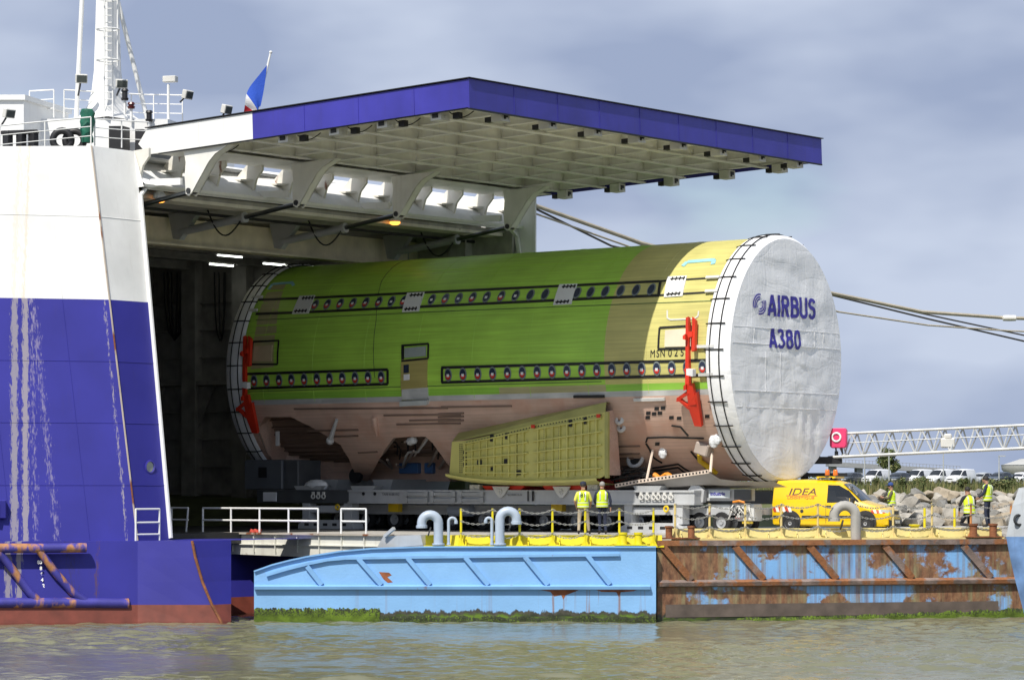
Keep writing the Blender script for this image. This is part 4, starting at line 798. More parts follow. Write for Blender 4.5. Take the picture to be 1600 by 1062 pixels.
# ================================================================== TRANSPORT FRAME under the fuselage
TO = (-67.0, FT, DK); TN = FT-3.15
tr = frame('transport_frame', TO, 'grey steel transport frame with side beams and portal legs carrying the fuselage section', 'transport frame')
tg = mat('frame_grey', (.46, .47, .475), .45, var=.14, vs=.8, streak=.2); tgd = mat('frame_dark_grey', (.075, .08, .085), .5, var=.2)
aL, aR = hit_t(545, 775, TN).x, hit_t(1085, 775, TN).x; aLL = hit_t(425, 775, TN).x; ZB0, ZB1 = 3.74, 4.22
def part(name, m, f, parent=tr, o=TO, **k): b = FB(o); f(b); return b.build(name, m, parent, **k)
for s, t in ((1, TN), (-1, 2*FT-TN-.45)):
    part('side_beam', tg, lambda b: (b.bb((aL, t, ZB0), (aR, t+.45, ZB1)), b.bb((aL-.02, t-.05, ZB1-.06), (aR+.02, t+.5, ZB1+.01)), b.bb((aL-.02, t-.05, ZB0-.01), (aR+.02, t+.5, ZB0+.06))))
    part('side_beam', tgd, lambda b: (b.bb((aLL-.8, t+.03, ZB0), (aL-.03, t+.42, ZB1)), b.bb((aLL-.8, t, ZB1-.05), (aL-.03, t+.45, ZB1+.01))))  # same beam towards the ship, coloured dark to stand in for the hull's shade
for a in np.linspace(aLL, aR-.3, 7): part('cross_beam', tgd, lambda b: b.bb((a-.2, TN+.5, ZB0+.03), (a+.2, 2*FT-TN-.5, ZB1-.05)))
def latch(px0, px1):                                                  # clamping plates on the beam
    a0, a1 = hit_t(px0, 775, TN).x, hit_t(px1, 775, TN).x
    def f(b):
        for z in (ZB1-.13, ZB0+.13):
            b.bb((a0, TN-.11, z-.06), (a1, TN-.052, z+.05)); b.bb((a0-.05, TN-.15, z-.09), (a0+.12, TN-.11, z+.09)); b.bb((a1-.12, TN-.15, z-.09), (a1+.05, TN-.11, z+.09))
    part('clamp_plate', greym, f)
latch(636, 670); latch(677, 713); latch(721, 757)
def shackle(px):
    a = hit_t(px, 778, TN).x
    def f(b):
        for d in (-.26, 0, .26): b.torus((a+d, TN-.1, ZB0+.25), .08, .03, 12, 6, Euler((R(90), 0, 0)).to_matrix()); b.bb((a+d-.05, TN-.12, ZB0+.33), (a+d+.05, TN-.06, ZB0+.42))
    part('shackle_set', lampw, f, smooth=30)
shackle(500); shackle(1014); shackle(1041)
for px in (569, 587, 997, 1031): a = hit_t(px, 771, TN).x; part('hole', black, lambda b: b.lathe([(.001, -.06), (.065, -.06), (.065, -.04), (.001, -.04)], (a, TN, ZB1-.13), 14, 'y'))
for px, tx, s in ((612, 'TARE 8180 KG', .13), (806, 'SECTION 15-21', .10), (905, 'TOULOUSE', .16)):
    a = hit_t(px, 775, TN).x; z = ZB0+(.33 if tx != 'FRAME' else .17)
    if tx == 'SECTION 15-21': z = ZB0+.32
    if tx == 'TOULOUSE': a = hit_t(908, 775, TN).x; tx = 'TO'
    link('lettering', text_mesh(tx, s, tgd, .006), tr, Vector((a, TN-.06, z))-Vector(TO), Euler((R(90), 0, 0)))
part('sign', mat('sticker_white', (0, 0, 0)), lambda b: b.bb((hit_t(413, 775, TN).x, TN-.09, ZB0+.05), (hit_t(434, 775, TN).x, TN-.03, ZB1-.08)), bevel=.02)
def portal(px0, px1):                                                 # support leg: two columns, cross bars, slotted foot
    a0, a1 = hit_t(px0, 800, TN).x, hit_t(px1, 800, TN).x; root = part('portal_leg', tg, lambda b: b.bb((a0, TN+.02, DK+.3), (a0+.33, TN+.43, ZB0-.012))); part('column', tg, lambda b: b.bb((a1-.4, TN+.02, DK+.3), (a1, TN+.43, ZB0-.012)), root)
    part('cross_bar', tg, lambda b: (b.bb((a0+.33, TN+.06, DK+.62), (a1-.4, TN+.4, DK+.80)), b.bb((a0+.33, TN+.1, ZB0-.2), (a1-.4, TN+.36, ZB0-.1))), root)
    part('foot', tg, lambda b: b.prism([(a0-.15, TN-.08, DK), (a1+.15, TN-.08, DK), (a1+.1, TN-.08, DK+.2), (a1-.3, TN-.08, DK+.34), (a0+.3, TN-.08, DK+.34), (a0-.1, TN-.08, DK+.2)], (0, .62, 0)), root)
    def f(b):
        for k in range(5): c = a0+.3+(a1-a0-.6)*k/4; b.bb((c-.11, TN-.085, DK+.12), (c+.11, TN-.081, DK+.22))
    part('slot', black, f, root)
    part('hook', yel, lambda b: b.torus((a1-.6, TN-.1, ZB0-.15), .09, .035, 12, 6, Euler((R(90), 0, 0)).to_matrix()), root, smooth=True)
portal(472, 549); portal(975, 1066)
for px, dz in ((617, .0), (872, .06)): a = hit_t(px, 808, TN+.6).x; part('yellow_box', yel, lambda b: (b.bb((a-.24, TN+.5, DK+.65+dz), (a+.24, TN+.75, DK+1.1+dz)), b.bb((a-.05, TN+.49, DK+.8+dz), (a+.05, TN+.5, DK+1.0+dz))), bevel=.02)
# cradles between beam and fuselage
for px, w_ in ((785, .8), (880, .8), (565, .5), (480, .6), (1010, .5)):
    a = hit_t(px, 760, TN).x; part('cradle', redp if px in (785, 880) else greym, lambda b: (b.prism([(a-w_, TN+.05, ZB1+.012), (a+w_, TN+.05, ZB1+.012), (a+w_*1.2, TN+.05, ZB1+.16), (a-w_*1.2, TN+.05, ZB1+.16)], (0, .5, 0)), b.prism([(a-.35, TN+1.2, ZB1), (a+.35, TN+1.2, ZB1), (a+.5, TN+1.2, 4.62), (a-.5, TN+1.2, 4.62)], (0, 3.4, 0))))
for px in (785, 880): a = hit_t(px, 765, TN).x; part('ball_joint', lampw, lambda b: (b.prism([(a-.38, TN-.12, ZB1+.14), (a+.38, TN-.12, ZB1+.14), (a+.2, TN-.12, ZB1-.12), (a+.06, TN-.12, ZB1-.25), (a-.06, TN-.12, ZB1-.25), (a-.2, TN-.12, ZB1-.12)], (0, .06, 0)), b.torus((a, TN-.14, ZB1-.05), .07, .03, 12, 6, Euler((R(90), 0, 0)).to_matrix())))
for px in (740, 924): a = hit_t(px, 764, TN).x; part('lamp_unit', lampw, lambda b: (b.bb((a-.22, TN+.05, ZB1+.02), (a+.22, TN+.25, ZB1+.2)), b.torus((a, TN+.04, ZB1+.1), .05, .02, 10, 6, Euler((R(90), 0, 0)).to_matrix())))
for px in (827, 834, 835): a = hit_t(px, 773, TN).x; part('bracket_pin', black, lambda b: b.bb((a-.02, TN-.09, ZB0+.1), (a+.02, TN-.055, ZB1-.02)))
# dark power box at the far end
a0, a1 = hit_t(381, 740, TN).x, hit_t(440, 740, TN).x; zb0, zb1 = 4.24, hit_t(410, 718, TN).z
o = part('power_box', mat('box_slate', (.10, .11, .125), .5, var=.1), lambda b: b.bb((a0, TN+.02, zb0), (a1, TN+1.6, zb1)), bevel=.04)
part('box_vent', black, lambda b: b.bb(((a0+a1)/2-.22, TN-.0, zb0+.45), ((a0+a1)/2+.2, TN+.03, zb0+.85)), o); part('power_box', tgd, lambda b: b.bb((a1+.02, TN+.1, zb0), (a1+.75, TN+1.4, zb1-.02)), bevel=.03)
part('crumpled_sheet', film, lambda b: b.ball((a1+1.5, TN+.3, zb0+.15), .4, 12, (1.4, .7, .6)), smooth=15)
# self-propelled carrier below: platform and wheel bogies
CO = (-67.0, FT, DK); ca = frame('modular_carrier', CO, 'low grey multi-axle carrier under the transport frame', 'transporter')
cg = mat('carrier_grey', (.40, .41, .42), .5, var=.12, streak=.2); tyre = mat('tyre', (.018, .018, .019), .8); rimm = mat('rim', (.42, .43, .44), .4, metal=.3)
aC0, aC1 = hit_t(470, 810, TN).x, hit_t(1000, 810, TN).x
part('platform', cg, lambda b: (b.bb((aC0, TN+1.1, DK+.62), (aC1, FT+2.05, DK+.9)), b.bb((aC0-.05, TN+1.02, DK+.56), (aC1+.05, TN+1.1, DK+.72))), ca, CO)
part('underslung_tank', mat('tank_bluegrey', (.32, .36, .42), .4), lambda b: b.lathe([(.001, hit_t(676, 800, TN).x), (.22, hit_t(678, 800, TN).x), (.22, hit_t(712, 800, TN).x), (.001, hit_t(714, 800, TN).x)], (0, TN+.95, DK+.72), 16, 'x'), ca, CO, smooth=30)
wmb = MB(); wmb.lathe([(.2, -.11), (.33, -.12), (.36, -.07), (.36, .07), (.33, .12), (.2, .11)], (0, 0, 0), 20, 'y', cap=False); tyre_me = wmb.mesh('tyre', tyre, smooth=30)
wmb = MB(); wmb.lathe([(.001, -.08), (.07, -.1), (.08, -.06), (.17, -.05), (.2, -.1), (.21, -.1), (.21, .1), (.001, .1)], (0, 0, 0), 18, 'y'); rim_me = wmb.mesh('rim', rimm, smooth=30)
def wheel(parent, o, p): w_ = link('wheel', tyre_me, parent, Vector(p)-Vector(o)); link('rim', rim_me, w_)
for a in np.arange(aC0+.8, aC1, 1.4):
    part('bogie', tgd, lambda b: (b.prism([(a-.1, TN+1.5, DK+.36), (a+.1, TN+1.5, DK+.36), (a+.55, TN+1.5, DK+.62), (a+.25, TN+1.5, DK+.62)], (0, .2, 0)), b.bb((a-.06, TN+1.3, DK+.32), (a+.06, FT+1.9, DK+.4))), ca, CO)
    for t in (TN+1.3, TN+1.9, FT+1.2, FT+1.8): wheel(ca, CO, (a, t, DK+.365))
# power pack vehicle ahead of the frame
PO_ = (hit_t(1150, 820, TN+.6).x, TN+1.6, DK); pp = frame('power_pack', PO_, 'white hydraulic power pack on a wheeled grey chassis behind the yellow van', 'power pack')
TQ = TN+.7
def aq(px): return hit_t(px, 800, TQ).x
whp = mat('pack_white', (.66, .67, .66), .4, var=.08, streak=.2)
part('chassis', tg, lambda b: (b.bb((aq(1072), TQ, DK+.62), (aq(1162), TQ+1.9, DK+.85)), b.bb((aq(1085), TQ-.05, DK+1.1), (aq(1172), TQ+.3, DK+1.5))), pp, PO_)
part('upper_beam', tgd, lambda b: b.bb((aq(1150), TQ-.12, DK+1.12), (aq(1176), TQ-.06, DK+1.48)), pp, PO_)
part('gusset', tg, lambda b: b.prism([(aq(1080), TQ-.3, DK+1.05), (aq(1106), TQ-.3, DK+1.05), (aq(1108), TQ-.3, DK+1.45), (aq(1100), TQ-.3, DK+1.62), (aq(1088), TQ-.3, DK+1.62), (aq(1082), TQ-.3, DK+1.45)], (0, .2, 0)), pp, PO_)
sb = part('sign_board', mat('sign_pale', (.55, .60, .63), .4), lambda b: b.bb((aq(1111), TQ-.14, DK+1.2), (aq(1144), TQ-.1, DK+1.46)), pp, PO_); link('lettering', text_mesh('industrie', .17, navy, .006, bold=.004), pp, Vector((aq(1125), TQ-.147, DK+1.34))-Vector(PO_), Euler((R(90), 0, 0)))
part('engine_block', whp, lambda b: (b.bb((aq(1150), TQ+.05, DK+.42), (aq(1176), TQ+.6, DK+1.0)), b.bb((aq(1138), TQ+.2, DK+.75), (aq(1149), TQ+1.0, DK+1.02)), b.bb((aq(1108), TQ+.1, DK+.7), (aq(1138), TQ+.5, DK+.98))), pp, PO_, bevel=.03)
for k in range(14):
    x = random.uniform(1145, 1174); h = random.uniform(.2, .45); part('hose', lampw if k % 3 else cable, lambda b: b.tube([(aq(x), TQ-.02, DK+.95), (aq(x+random.uniform(-4, 4)), TQ-.1, DK+.95-h*.5), (aq(x+random.uniform(-9, 9)), TQ-.05, DK+.9-h)], .028, 6), pp, PO_)
for k in range(7): x = random.uniform(1150, 1173); z = random.uniform(.5, .9); part('valve', lampw, lambda b: b.lathe([(.001, -.08), (.07, -.08), (.09, 0), (.001, .02)], (aq(x), TQ, DK+z), 10, 'y'), pp, PO_)
for px, t in ((1128, TQ+.05), (1138, TQ+.4), (1093, TQ+.1), (1148, TQ+.9)): wheel(pp, PO_, (aq(px), t, DK+.365))
part('tail_lamp', redp, lambda b: b.bb((aq(1150), TQ-.03, DK+.5), (aq(1158), TQ+.02, DK+.62)), pp, PO_); part('stripe_bar', mat('hazard', (.45, .32, .03), .6, var=.5, vs=6), lambda b: b.bb((aq(1160), TQ-.02, DK+.33), (aq(1176), TQ+.03, DK+.41)), pp, PO_)
part('orange_strap', mat('orange_hose', (0, 0, 0)), lambda b: b.tube([(aq(1148), TQ-.1, DK+1.06), (aq(1158), TQ-.12, DK+1.1), (aq(1166), TQ-.1, DK+1.05)], .04, 6), pp, PO_)
# ================================================================== ship's loading ramp
RO = (-68.0, 84.7, 2.0); rp = frame('loading_ramp', RO, 'white plated loading ramp between the ship and the deck with railings', 'ramp')
rw = mat('ramp_white', (.66, .65, .58), .5, var=.08, streak=.3, rust=.08, rs=1.5)
RA0, RA1, RTN = -72.5, -63.65, 75.0
part('ramp_deck', mat('deck_steel', (0, 0, 0)), lambda b: b.bb((RA0, RTN+.1, 2.5), (RA1, 94.6, DK-.02)), rp, RO)
part('side_girder', rw, lambda b: (b.prism([(RA0+.3, RTN, 2.05), (RA1-.8, RTN, 1.93), (RA1, RTN, 2.3), (RA1, RTN, 2.72), (RA0+.3, RTN, 2.72)], (0, .1, 0))), rp, RO)
part('top_flange', mat('ramp_edge', (.4, .36, .3), .6, rust=.35, rs=2), lambda b: b.bb((RA0+.2, RTN-.12, 2.72), (RA1, RTN+.15, 2.78)), rp, RO)
part('mid_flange', rw, lambda b: b.bb((RA0+.3, RTN-.08, 2.36), (RA1-.1, RTN-.002, 2.39)), rp, RO)
for a in np.arange(RA0+.7, RA1, 1.0): part('stiffener', rw, lambda b: b.bb((a-.015, RTN-.07, 2.12 if a < RA1-1 else 2.39), (a+.015, RTN-.003, 2.718)), rp, RO)
part('ramp_tip', greym, lambda b: (b.prism([(RA1-.4, RTN-.3, 2.3), (RA1+1.6, RTN-.3, 2.45), (RA1+1.5, RTN-.3, 2.78), (RA1-.1, RTN-.3, 2.72)], (0, .25, 0)), b.box((RA1+.25, RTN-.4, 2.85), (.5, .1, .1), ry=-.6)), rp, RO)
part('rope_coil', mat('red_rope', (.42, .05, .03), .8), lambda b: [b.tube([(hit_t(391+k*2.2, 831, RTN).x, RTN+.02*j, 2.80+.03*j+.02*math.sin(k*2+j)) for k in range(8)], .035, 6) for j in range(3)], rp, RO)
def rail2(px0, px1, slant=0, n=2):
    b = FB(RO); p, q = hit_t(px0, 835, RTN), hit_t(px1, 835, RTN); p.z = q.z = 2.78; t_ = Vector((0, 0, .83))
    for j in (.5, 1): b.tube([p+t_*j, q+t_*j], .034, 7)
    for k in range(n+1): s = p.lerp(q, k/n); b.tube([s-Vector((slant*(k == n), 0, 0)), s+t_], .034, 7)
    b.build('railing', white, rp)
rail2(317, 497, 0, 4); rail2(533, 572, 0, 1); rail2(268, 294, .1, 1)
b = FB(SO); ra = TP(3, 0).x+.4; p, q = hit_a(212, 800, ra), hit_a(249, 800, ra)
for z in (2.75, 3.15, 3.6): b.tube([(ra, p.y, z), (ra, q.y, z)], .035, 7)
b.tube([(ra, q.y, 2.5), (ra, q.y, 3.6)], .035, 7); b.tube([(ra, p.y, 2.5), (ra, p.y, 3.6)], .035, 7); b.build('railing', white, ship)
# ================================================================== PONTOON (blue) and BARGE (rusty)
def marine_mat(name, base, rust_amt, algae_z, seed, streak_c=(.25, .11, .04), blue_zone=None):
    m = mat(name, base, .5, var=.08, vs=.8); N, L, B = nodes(m); src = B.inputs['Base Color'].links[0].from_socket
    g = N.new('ShaderNodeNewGeometry'); sp = N.new('ShaderNodeSeparateXYZ'); L.new(g.outputs['Position'], sp.inputs[0])
    def ns(sc, scale, det, ro=.6):
        mp = N.new('ShaderNodeMapping'); mp.inputs['Scale'].default_value = sc; mp.inputs['Location'].default_value = (seed, 0, seed); L.new(g.outputs['Position'], mp.inputs[0]); n = N.new('ShaderNodeTexNoise'); n.inputs['Scale'].default_value = scale; n.inputs['Detail'].default_value = det; n.inputs['Roughness'].default_value = ro; L.new(mp.outputs[0], n.inputs[0]); return n.outputs[0]
    def ma(op, a, b_, cl=False):
        k = N.new('ShaderNodeMath'); k.operation = op; k.use_clamp = cl
        for s, x in zip(k.inputs, (a, b_)):
            if isinstance(x, (int, float)): s.default_value = x
            else: L.new(x, s)
        return k.outputs[0]
    def ramp(x, p0, c0, p1, c1, mid=None):
        r = N.new('ShaderNodeValToRGB'); e = r.color_ramp.elements; e[0].position = p0; e[0].color = c0+(1,); e[1].position = p1; e[1].color = c1+(1,)
        if mid: k = e.new(mid[0]); k.color = mid[1]+(1,)
        L.new(x, r.inputs[0]); return r.outputs[0]
    def mix(f, a, b_):
        x = N.new('ShaderNodeMixRGB'); L.new(f, x.inputs[0]); L.new(a, x.inputs[1])
        if isinstance(b_, tuple): x.inputs[2].default_value = b_+(1,)
        else: L.new(b_, x.inputs[2])
        return x.outputs[0]
    bw = lambda x, p0, p1: ramp(x, p0, (0, 0, 0), p1, (1, 1, 1))
    rustcol = ramp(ns((1, 1, .5), 5, 8, .7), .3, (.07, .032, .018), .75, (.37, .205, .10), (.5, (.20, .095, .05)))
    if rust_amt:
        f = ns((.35, 1, .5), 1.3, 8, .62)
        if blue_zone:                                                 # paint survives best around one stretch of the side
            d = ma('ABSOLUTE', ma('SUBTRACT', sp.outputs[0], blue_zone[0]), 0); f = ma('ADD', f, ma('MULTIPLY', ma('SUBTRACT', ma('DIVIDE', d, blue_zone[1]), 1), .16))
        src = mix(bw(f, .60-rust_amt*.3, .64-rust_amt*.3), src, rustcol)
        src = mix(ma('MULTIPLY', bw(ns((5, 5, .12), 1.2, 6), .44, .62), .8), src, mix(bw(ns((2, 2, 1), 1, 4), .4, .6), rustcol, (.27, .25, .13)))
    else:
        st = ma('MULTIPLY', bw(ns((4.2, 4.2, .12), 1.1, 5), .57, .67), ma('LESS_THAN', sp.outputs[2], 1.1)); zone = ramp(sp.outputs[0], 0, (.25,)*3, 1, (1, 1, 1)); src = mix(ma('MULTIPLY', st, ma('MULTIPLY', zone, .8)), src, streak_c)
        src = mix(bw(ns((.8, .8, 2), 2.2, 6), .745, .76), src, rustcol)
    az = ma('ADD', ma('SUBTRACT', algae_z, sp.outputs[2]), ma('MULTIPLY', ma('SUBTRACT', ns((2.5, 2.5, 1), 1.6, 6), .5), .55))
    src = mix(bw(az, .0, .05), src, ramp(ns((4, 4, 4), 2, 6), .35, (.035, .035, .025), .65, (.075, .07, .05)))
    src = mix(bw(ma('SUBTRACT', az, .1), .0, .08), src, ramp(ns((.25, 1, 3), 1.4, 5), .42, (.02, .028, .01), .58, (.11, .19, .012)))
    L.new(src, B.inputs['Base Color']); bp = N.new('ShaderNodeBump'); bp.inputs['Strength'].default_value = .25; bp.inputs['Distance'].default_value = .03; L.new(ns((1, 1, 1), 14, 5), bp.inputs['Height']); L.new(bp.outputs[0], B.inputs['Normal'])
    B.inputs['Roughness'].default_value = .6; return m
YP = 96.3
PO = (W(700, 900, YP).x, YP, 0)
po = empty('blue_pontoon', PO, 0, 'light blue pontoon with a sloping bow and a mossy green waterline', 'pontoon')
pb = marine_mat('pontoon_blue', (.22, .44, .74), 0, .34, 3.0); 
def pw(px, py, dy=0): p = W(px, py, YP); p.y += dy; return p
def wpart(name, m, f, parent, o, **k): b = WB(o); f(b); return b.build(name, m, parent, **k)
top = [(397, 893), (425, 883), (452, 876), (480, 870), (530, 862), (580, 857.5), (660, 855), (1025, 855)]
b = WB(PO); fr_ = [pw(*p) for p in top]; btm = [Vector((p.x, p.y, -.6)) for p in fr_]; n = len(fr_)
b.grid([btm, [Vector((p.x, p.y, .5)) for p in fr_], fr_, [p+Vector((0, 1.4, 0)) for p in fr_]]); b.add([fr_[-1], btm[-1], btm[-1]+Vector((0, 1.4, 0)), fr_[-1]+Vector((0, 1.4, 0))], [(0, 1, 2, 3)]); b.add([fr_[0], btm[0], btm[0]+Vector((0, 1.4, 0)), fr_[0]+Vector((0, 1.4, 0))], [(0, 1, 2, 3)])
b.grid([[p+Vector((0, 1.4, 0)) for p in fr_], [p+Vector((0, 1.4, 0)) for p in btm]]); b.build('hull', pb, po)
pbr = mat('pontoon_blue_trim', (.20, .41, .71), .5, var=.1, rust=.1, rs=2.5)
wpart('rubbing_strake', pbr, lambda b: b.prism([pw(398, 913, -.002), pw(398, 921, -.002), pw(398, 920, -.14), pw(398, 915.5, -.16)], (pw(1016, 917)-pw(398, 917))), po, PO)
up_ = [(416, 898), (450, 888), (482, 880), (512, 874), (540, 871.5), (640, 870), (968, 866)]
b = WB(PO)
for p, q in zip(up_, up_[1:]): b.bar(pw(*p, -.05), pw(*q, -.05), .10, .09)
b.build('stringer', pbr, po)
for p, q in (((480, 884), (503, 913)), ((560, 872), (596, 913)), ((637, 871), (672, 913)), ((727, 870), (763, 913)), ((820, 869), (856, 913)), ((917, 866), (953, 912))):
    wpart('brace', pbr, lambda b: b.bar(pw(*p, -.055), pw(*q, -.055), .15, .105, up=(0, 1, 0)), po, PO)
wpart('gunwale', pbr, lambda b: [b.bar(pw(*p, -.02)+Vector((0, 0, .02)), pw(*q, -.02)+Vector((0, 0, .02)), .12, .05) for p, q in zip(top, top[1:])], po, PO)
rp_ = mat('rust_patch', (.26, .085, .035), .85, var=.4, vs=5, bump=.4)
for poly in ([(592, 893), (608, 894), (612, 898), (605, 901), (614, 909), (606, 910), (599, 904)], [(834, 919), (910, 918.5), (898, 924), (884, 929), (880, 936), (877, 929), (866, 931), (860, 924)], [(924, 917.8), (1005, 917), (990, 923), (970, 924.5), (967, 932), (963, 924.5), (940, 924)]): wpart('rust_patch', rp_, lambda b: b.prism([pw(*p, -.006) for p in poly], (0, .004, 0)), po, PO)
# moss fringe along the waterline: many short tufts
mossm = [mat('moss', (.095, .15, .012), .9, var=.5, vs=3), mat('dark_weed', (.035, .045, .018), .9, var=.5, vs=3)]
def moss(name, parent, o, P0, P1, n, hfun, off=-.012):
    b = WB(o)
    for _ in range(n):
        f = random.random(); h = hfun(f)*random.uniform(.6, 1.15); f = f**1.5 if name == 'moss_fringe' and parent is po else f; h = hfun(f)*random.uniform(.6, 1.1); p = P0.lerp(P1, f)+Vector((0, off, 0)); z = random.uniform(-.05, max(0.02, h)); b.m = 1 if (parent is po and f > .31 and random.random() < .75) or (z > h*.8 and random.random() < .6) else 0; s = random.uniform(.018, .045); d = random.uniform(-.04, .04)
        b.add([(p.x-s, p.y, z), (p.x+s, p.y, z), (p.x+d, p.y-random.uniform(.012, .035), z-s*1.9), (p.x+d, p.y, z+s*.7)], [(0, 1, 3), (0, 2, 1), (0, 3, 2), (1, 2, 3)])
    b.build(name, mossm, parent, kind='stuff')
moss('moss_fringe', po, PO, pw(399, 960), pw(1024, 960), 15000, lambda f: (.40 if f < .31 else .16 if f < .42 else .10+.08*math.sin(f*40)**2))
yl = mat('kerb_yellow', (.72, .60, .012), .45, var=.08, streak=.15); yp = mat('kerb_pale_yellow', (.68, .58, .24), .5, var=.08, streak=.3, rust=.06, rs=2)
zt = pw(700, 855).z
def kerb(px0, px1, PW, z0, z1, m, parent, o, dx=1.05):
    p, q = PW(px0), PW(px1); r = wpart('kerb', m, lambda b: (b.add([Vector((x.x, x.y+dy, z)) for x in (p, q) for dy, z in ((.58, z0+.06), (.66, z1), (1.3, z1), (1.3, z0))], [(0, 1, 5, 4), (1, 2, 6, 5), (0, 3, 2, 1), (4, 5, 6, 7), (2, 3, 7, 6)]), b.bb((p.x-.05, p.y+.3, z0+.002), (q.x+.05, p.y+.62, z0+.06)) if abs(p.y-q.y) < .1 else b.bar(p+Vector((0, .45, z0+.03-p.z)), q+Vector((0, .45, z0+.03-q.z)), .3, .06)), parent, o)
    n = int((q-p).length/dx)
    for k in range(n+1): s = p.lerp(q, (k+.3)/(n+.6)); wpart('gusset', m, lambda b: b.prism([(s.x-.015, s.y+.32, z0+.062), (s.x-.015, s.y+.69, z1-.03), (s.x-.015, s.y+.55, z0+.062)], (.03, 0, 0)), r, o)
kerb(664, 1036, lambda px: pw(px, 855), zt, DK, yl, po, PO)
# barge
def bp_(px, z=0, dy=0):
    k = (px-1027)/(1588-1027); Y = 96.7+3.3*k; p = W(px, 0, Y); p.z = z; p.y += dy; return p
ZBT = 2.55; BO = tuple(bp_(1300)); BO = (BO[0], BO[1], 0)
ba = empty('rusty_barge', BO, 0, 'rust-streaked barge with patches of faded blue paint and diagonal braces', 'barge')
br = marine_mat('barge_side', (.20, .42, .74), .58, .22, 11.0, blue_zone=(bp_(1320).x, 4.3)); brt = mat('barge_trim', (.20, .15, .13), .75, var=.4, vs=3, rust=.62, rs=1.6, rustc=(.22, .09, .035), bump=.3)
b = WB(BO); pxs = [1027, 1100, 1200, 1300, 1400, 1500, 1600, 1660]
b.grid([[bp_(x, z, dy) for x in pxs] for z, dy in ((-.6, 0), (.4, 0), (1.25, 0), (ZBT, 0), (ZBT, 1.6), (-.6, 1.6))]); b.add([bp_(1027, z, d) for z, d in ((-.6, 0), (ZBT, 0), (ZBT, 1.6), (-.6, 1.6))], [(0, 1, 2, 3)]); b.build('hull', br, ba)
wpart('rubbing_strake', brt, lambda b: b.prism([bp_(1028, 1.32, -.002), bp_(1028, 1.08, -.002), bp_(1028, 1.12, -.15), bp_(1028, 1.24, -.18)], bp_(1660)-bp_(1028)), ba, BO)
wpart('gunwale', brt, lambda b: b.prism([bp_(1027, ZBT+.05, .3), bp_(1027, ZBT-.12, -.01), bp_(1027, ZBT-.12, -.13), bp_(1027, ZBT+.05, -.13)], bp_(1660)-bp_(1027)), ba, BO)
wpart('lower_band', mat('barge_brown', (.11, .085, .07), .8, var=.3, vs=2, streak=.3), lambda b: b.prism([bp_(1040, .52, -.004), bp_(1040, .1, -.012), bp_(1040, .1, -.004)], bp_(1560)-bp_(1040)), ba, BO)
for x0, x1 in ((1035, 1080), (1147, 1193), (1263, 1307), (1381, 1425), (1503, 1548)): wpart('brace', brt, lambda b: b.bar(bp_(x0, ZBT-.12, -.06), bp_(x1, 1.32, -.06), .22, .12, up=(0, 1, 0)), ba, BO)
moss('moss_fringe', ba, BO, bp_(1150), bp_(1620), 8000, lambda f: .03+.22*f**1.5+.05*math.sin(f*33)**2)
kerb(1052, 1570, lambda px: bp_(px, ZBT), ZBT+.05, DK+.2, yp, ba, BO)
wpart('platform', mat('deck_steel', (0, 0, 0)), lambda b: b.prism([bp_(1478, DK, 1.35), bp_(1640, DK, 1.35), bp_(1640, DK, 5), bp_(1478, DK, 5)], (0, 0, .2)), ba, BO)
# bollard pairs
def bollards(px0, px1, base, h, r, m, label, rust=False):
    p, q = base(px0), base(px1); c = (p+q)/2; o = empty('mooring_bollard', c, 0, label, 'bollard')
    for s in (p, q): b = MB(); b.lathe([(r, 0), (r*.92, .03), (r*.92, h-.08), (r*1.12, h-.06), (r*1.12, h), (.001, h+.01)], s-c, 16); b.build('post', m, o, smooth=35)
    b = MB(); b.box((0, 0, .02), ((q-p).length+r*4.2, r*3, .04), rz=math.atan2(q.y-p.y, q.x-p.x)); b.build('base_plate', m, o)
bollards(974, 998, lambda px: pw(px, 855, .28)+Vector((0, 0, .062)), .42, .13, yl, 'pair of bright yellow mooring bollards on the blue pontoon')
bollards(1046, 1081, lambda px: bp_(px, ZBT+.1, .3), .42, .12, rusty, 'pair of rusty mooring bollards beside the yellow ones')
bollards(1523, 1554, lambda px: bp_(px, ZBT+.1, .3), .46, .14, rusty, 'pair of rusty mooring bollards beside the crouching worker')
# gooseneck vents
pipeb = mat('pipe_blue_grey', (.40, .47, .56), .4, var=.1, streak=.2); pipeg = mat('pipe_grey', (.38, .37, .34), .6, var=.15, streak=.3)
def goose(px, py, Y, h, R_, r, dirx, m, label, drop=.12):
    p = W(px, py, Y); o = empty('gooseneck_vent', p, 0, label, 'vent pipe'); pts = [(0, 0, 0), (0, 0, h-R_)]+[(dirx*(R_-R_*math.cos(x)), 0, h-R_+R_*math.sin(x)) for x in np.linspace(.25, math.pi, 10)]+[(dirx*2*R_, 0, h-R_-drop)]
    b = MB(); b.tube(pts, r, 14); b.build('pipe', m, o, smooth=50); b = MB(); b.lathe([(r*1.3, 0), (r*1.3, .05), (r, .06)], (0, 0, 0), 14); b.build('flange', m, o)
    b = MB(); b.lathe([(r*1.18, -.04), (r*1.18, .05), (r*.9, .06)], (dirx*2*R_, 0, h-R_-drop), 14); b.build('mouth_collar', m, o)
    if r > .1: b = MB(); b.lathe([(.001, -.02), (r*1.0, -.02), (r*1.0, .02), (.001, .02)], (0, 0, 0), 14, 'x'); b.build('flap', dkmetal, o, (dirx*2*R_+(.25 if dirx < 0 else -.22), -.05, h-R_-drop-.15), (0, .3, 0))
dz_ = pw(0, 850.5).z
goose(685, 851, YP+.3, .98, .27, .155, -1, pipeb, 'large blue grey gooseneck vent at the sloping end of the yellow kerb'); goose(701, 851, YP+.35, .88, .12, .05, 1, pipeb, 'thin gooseneck vent beside the large vent at the kerb end', .03)
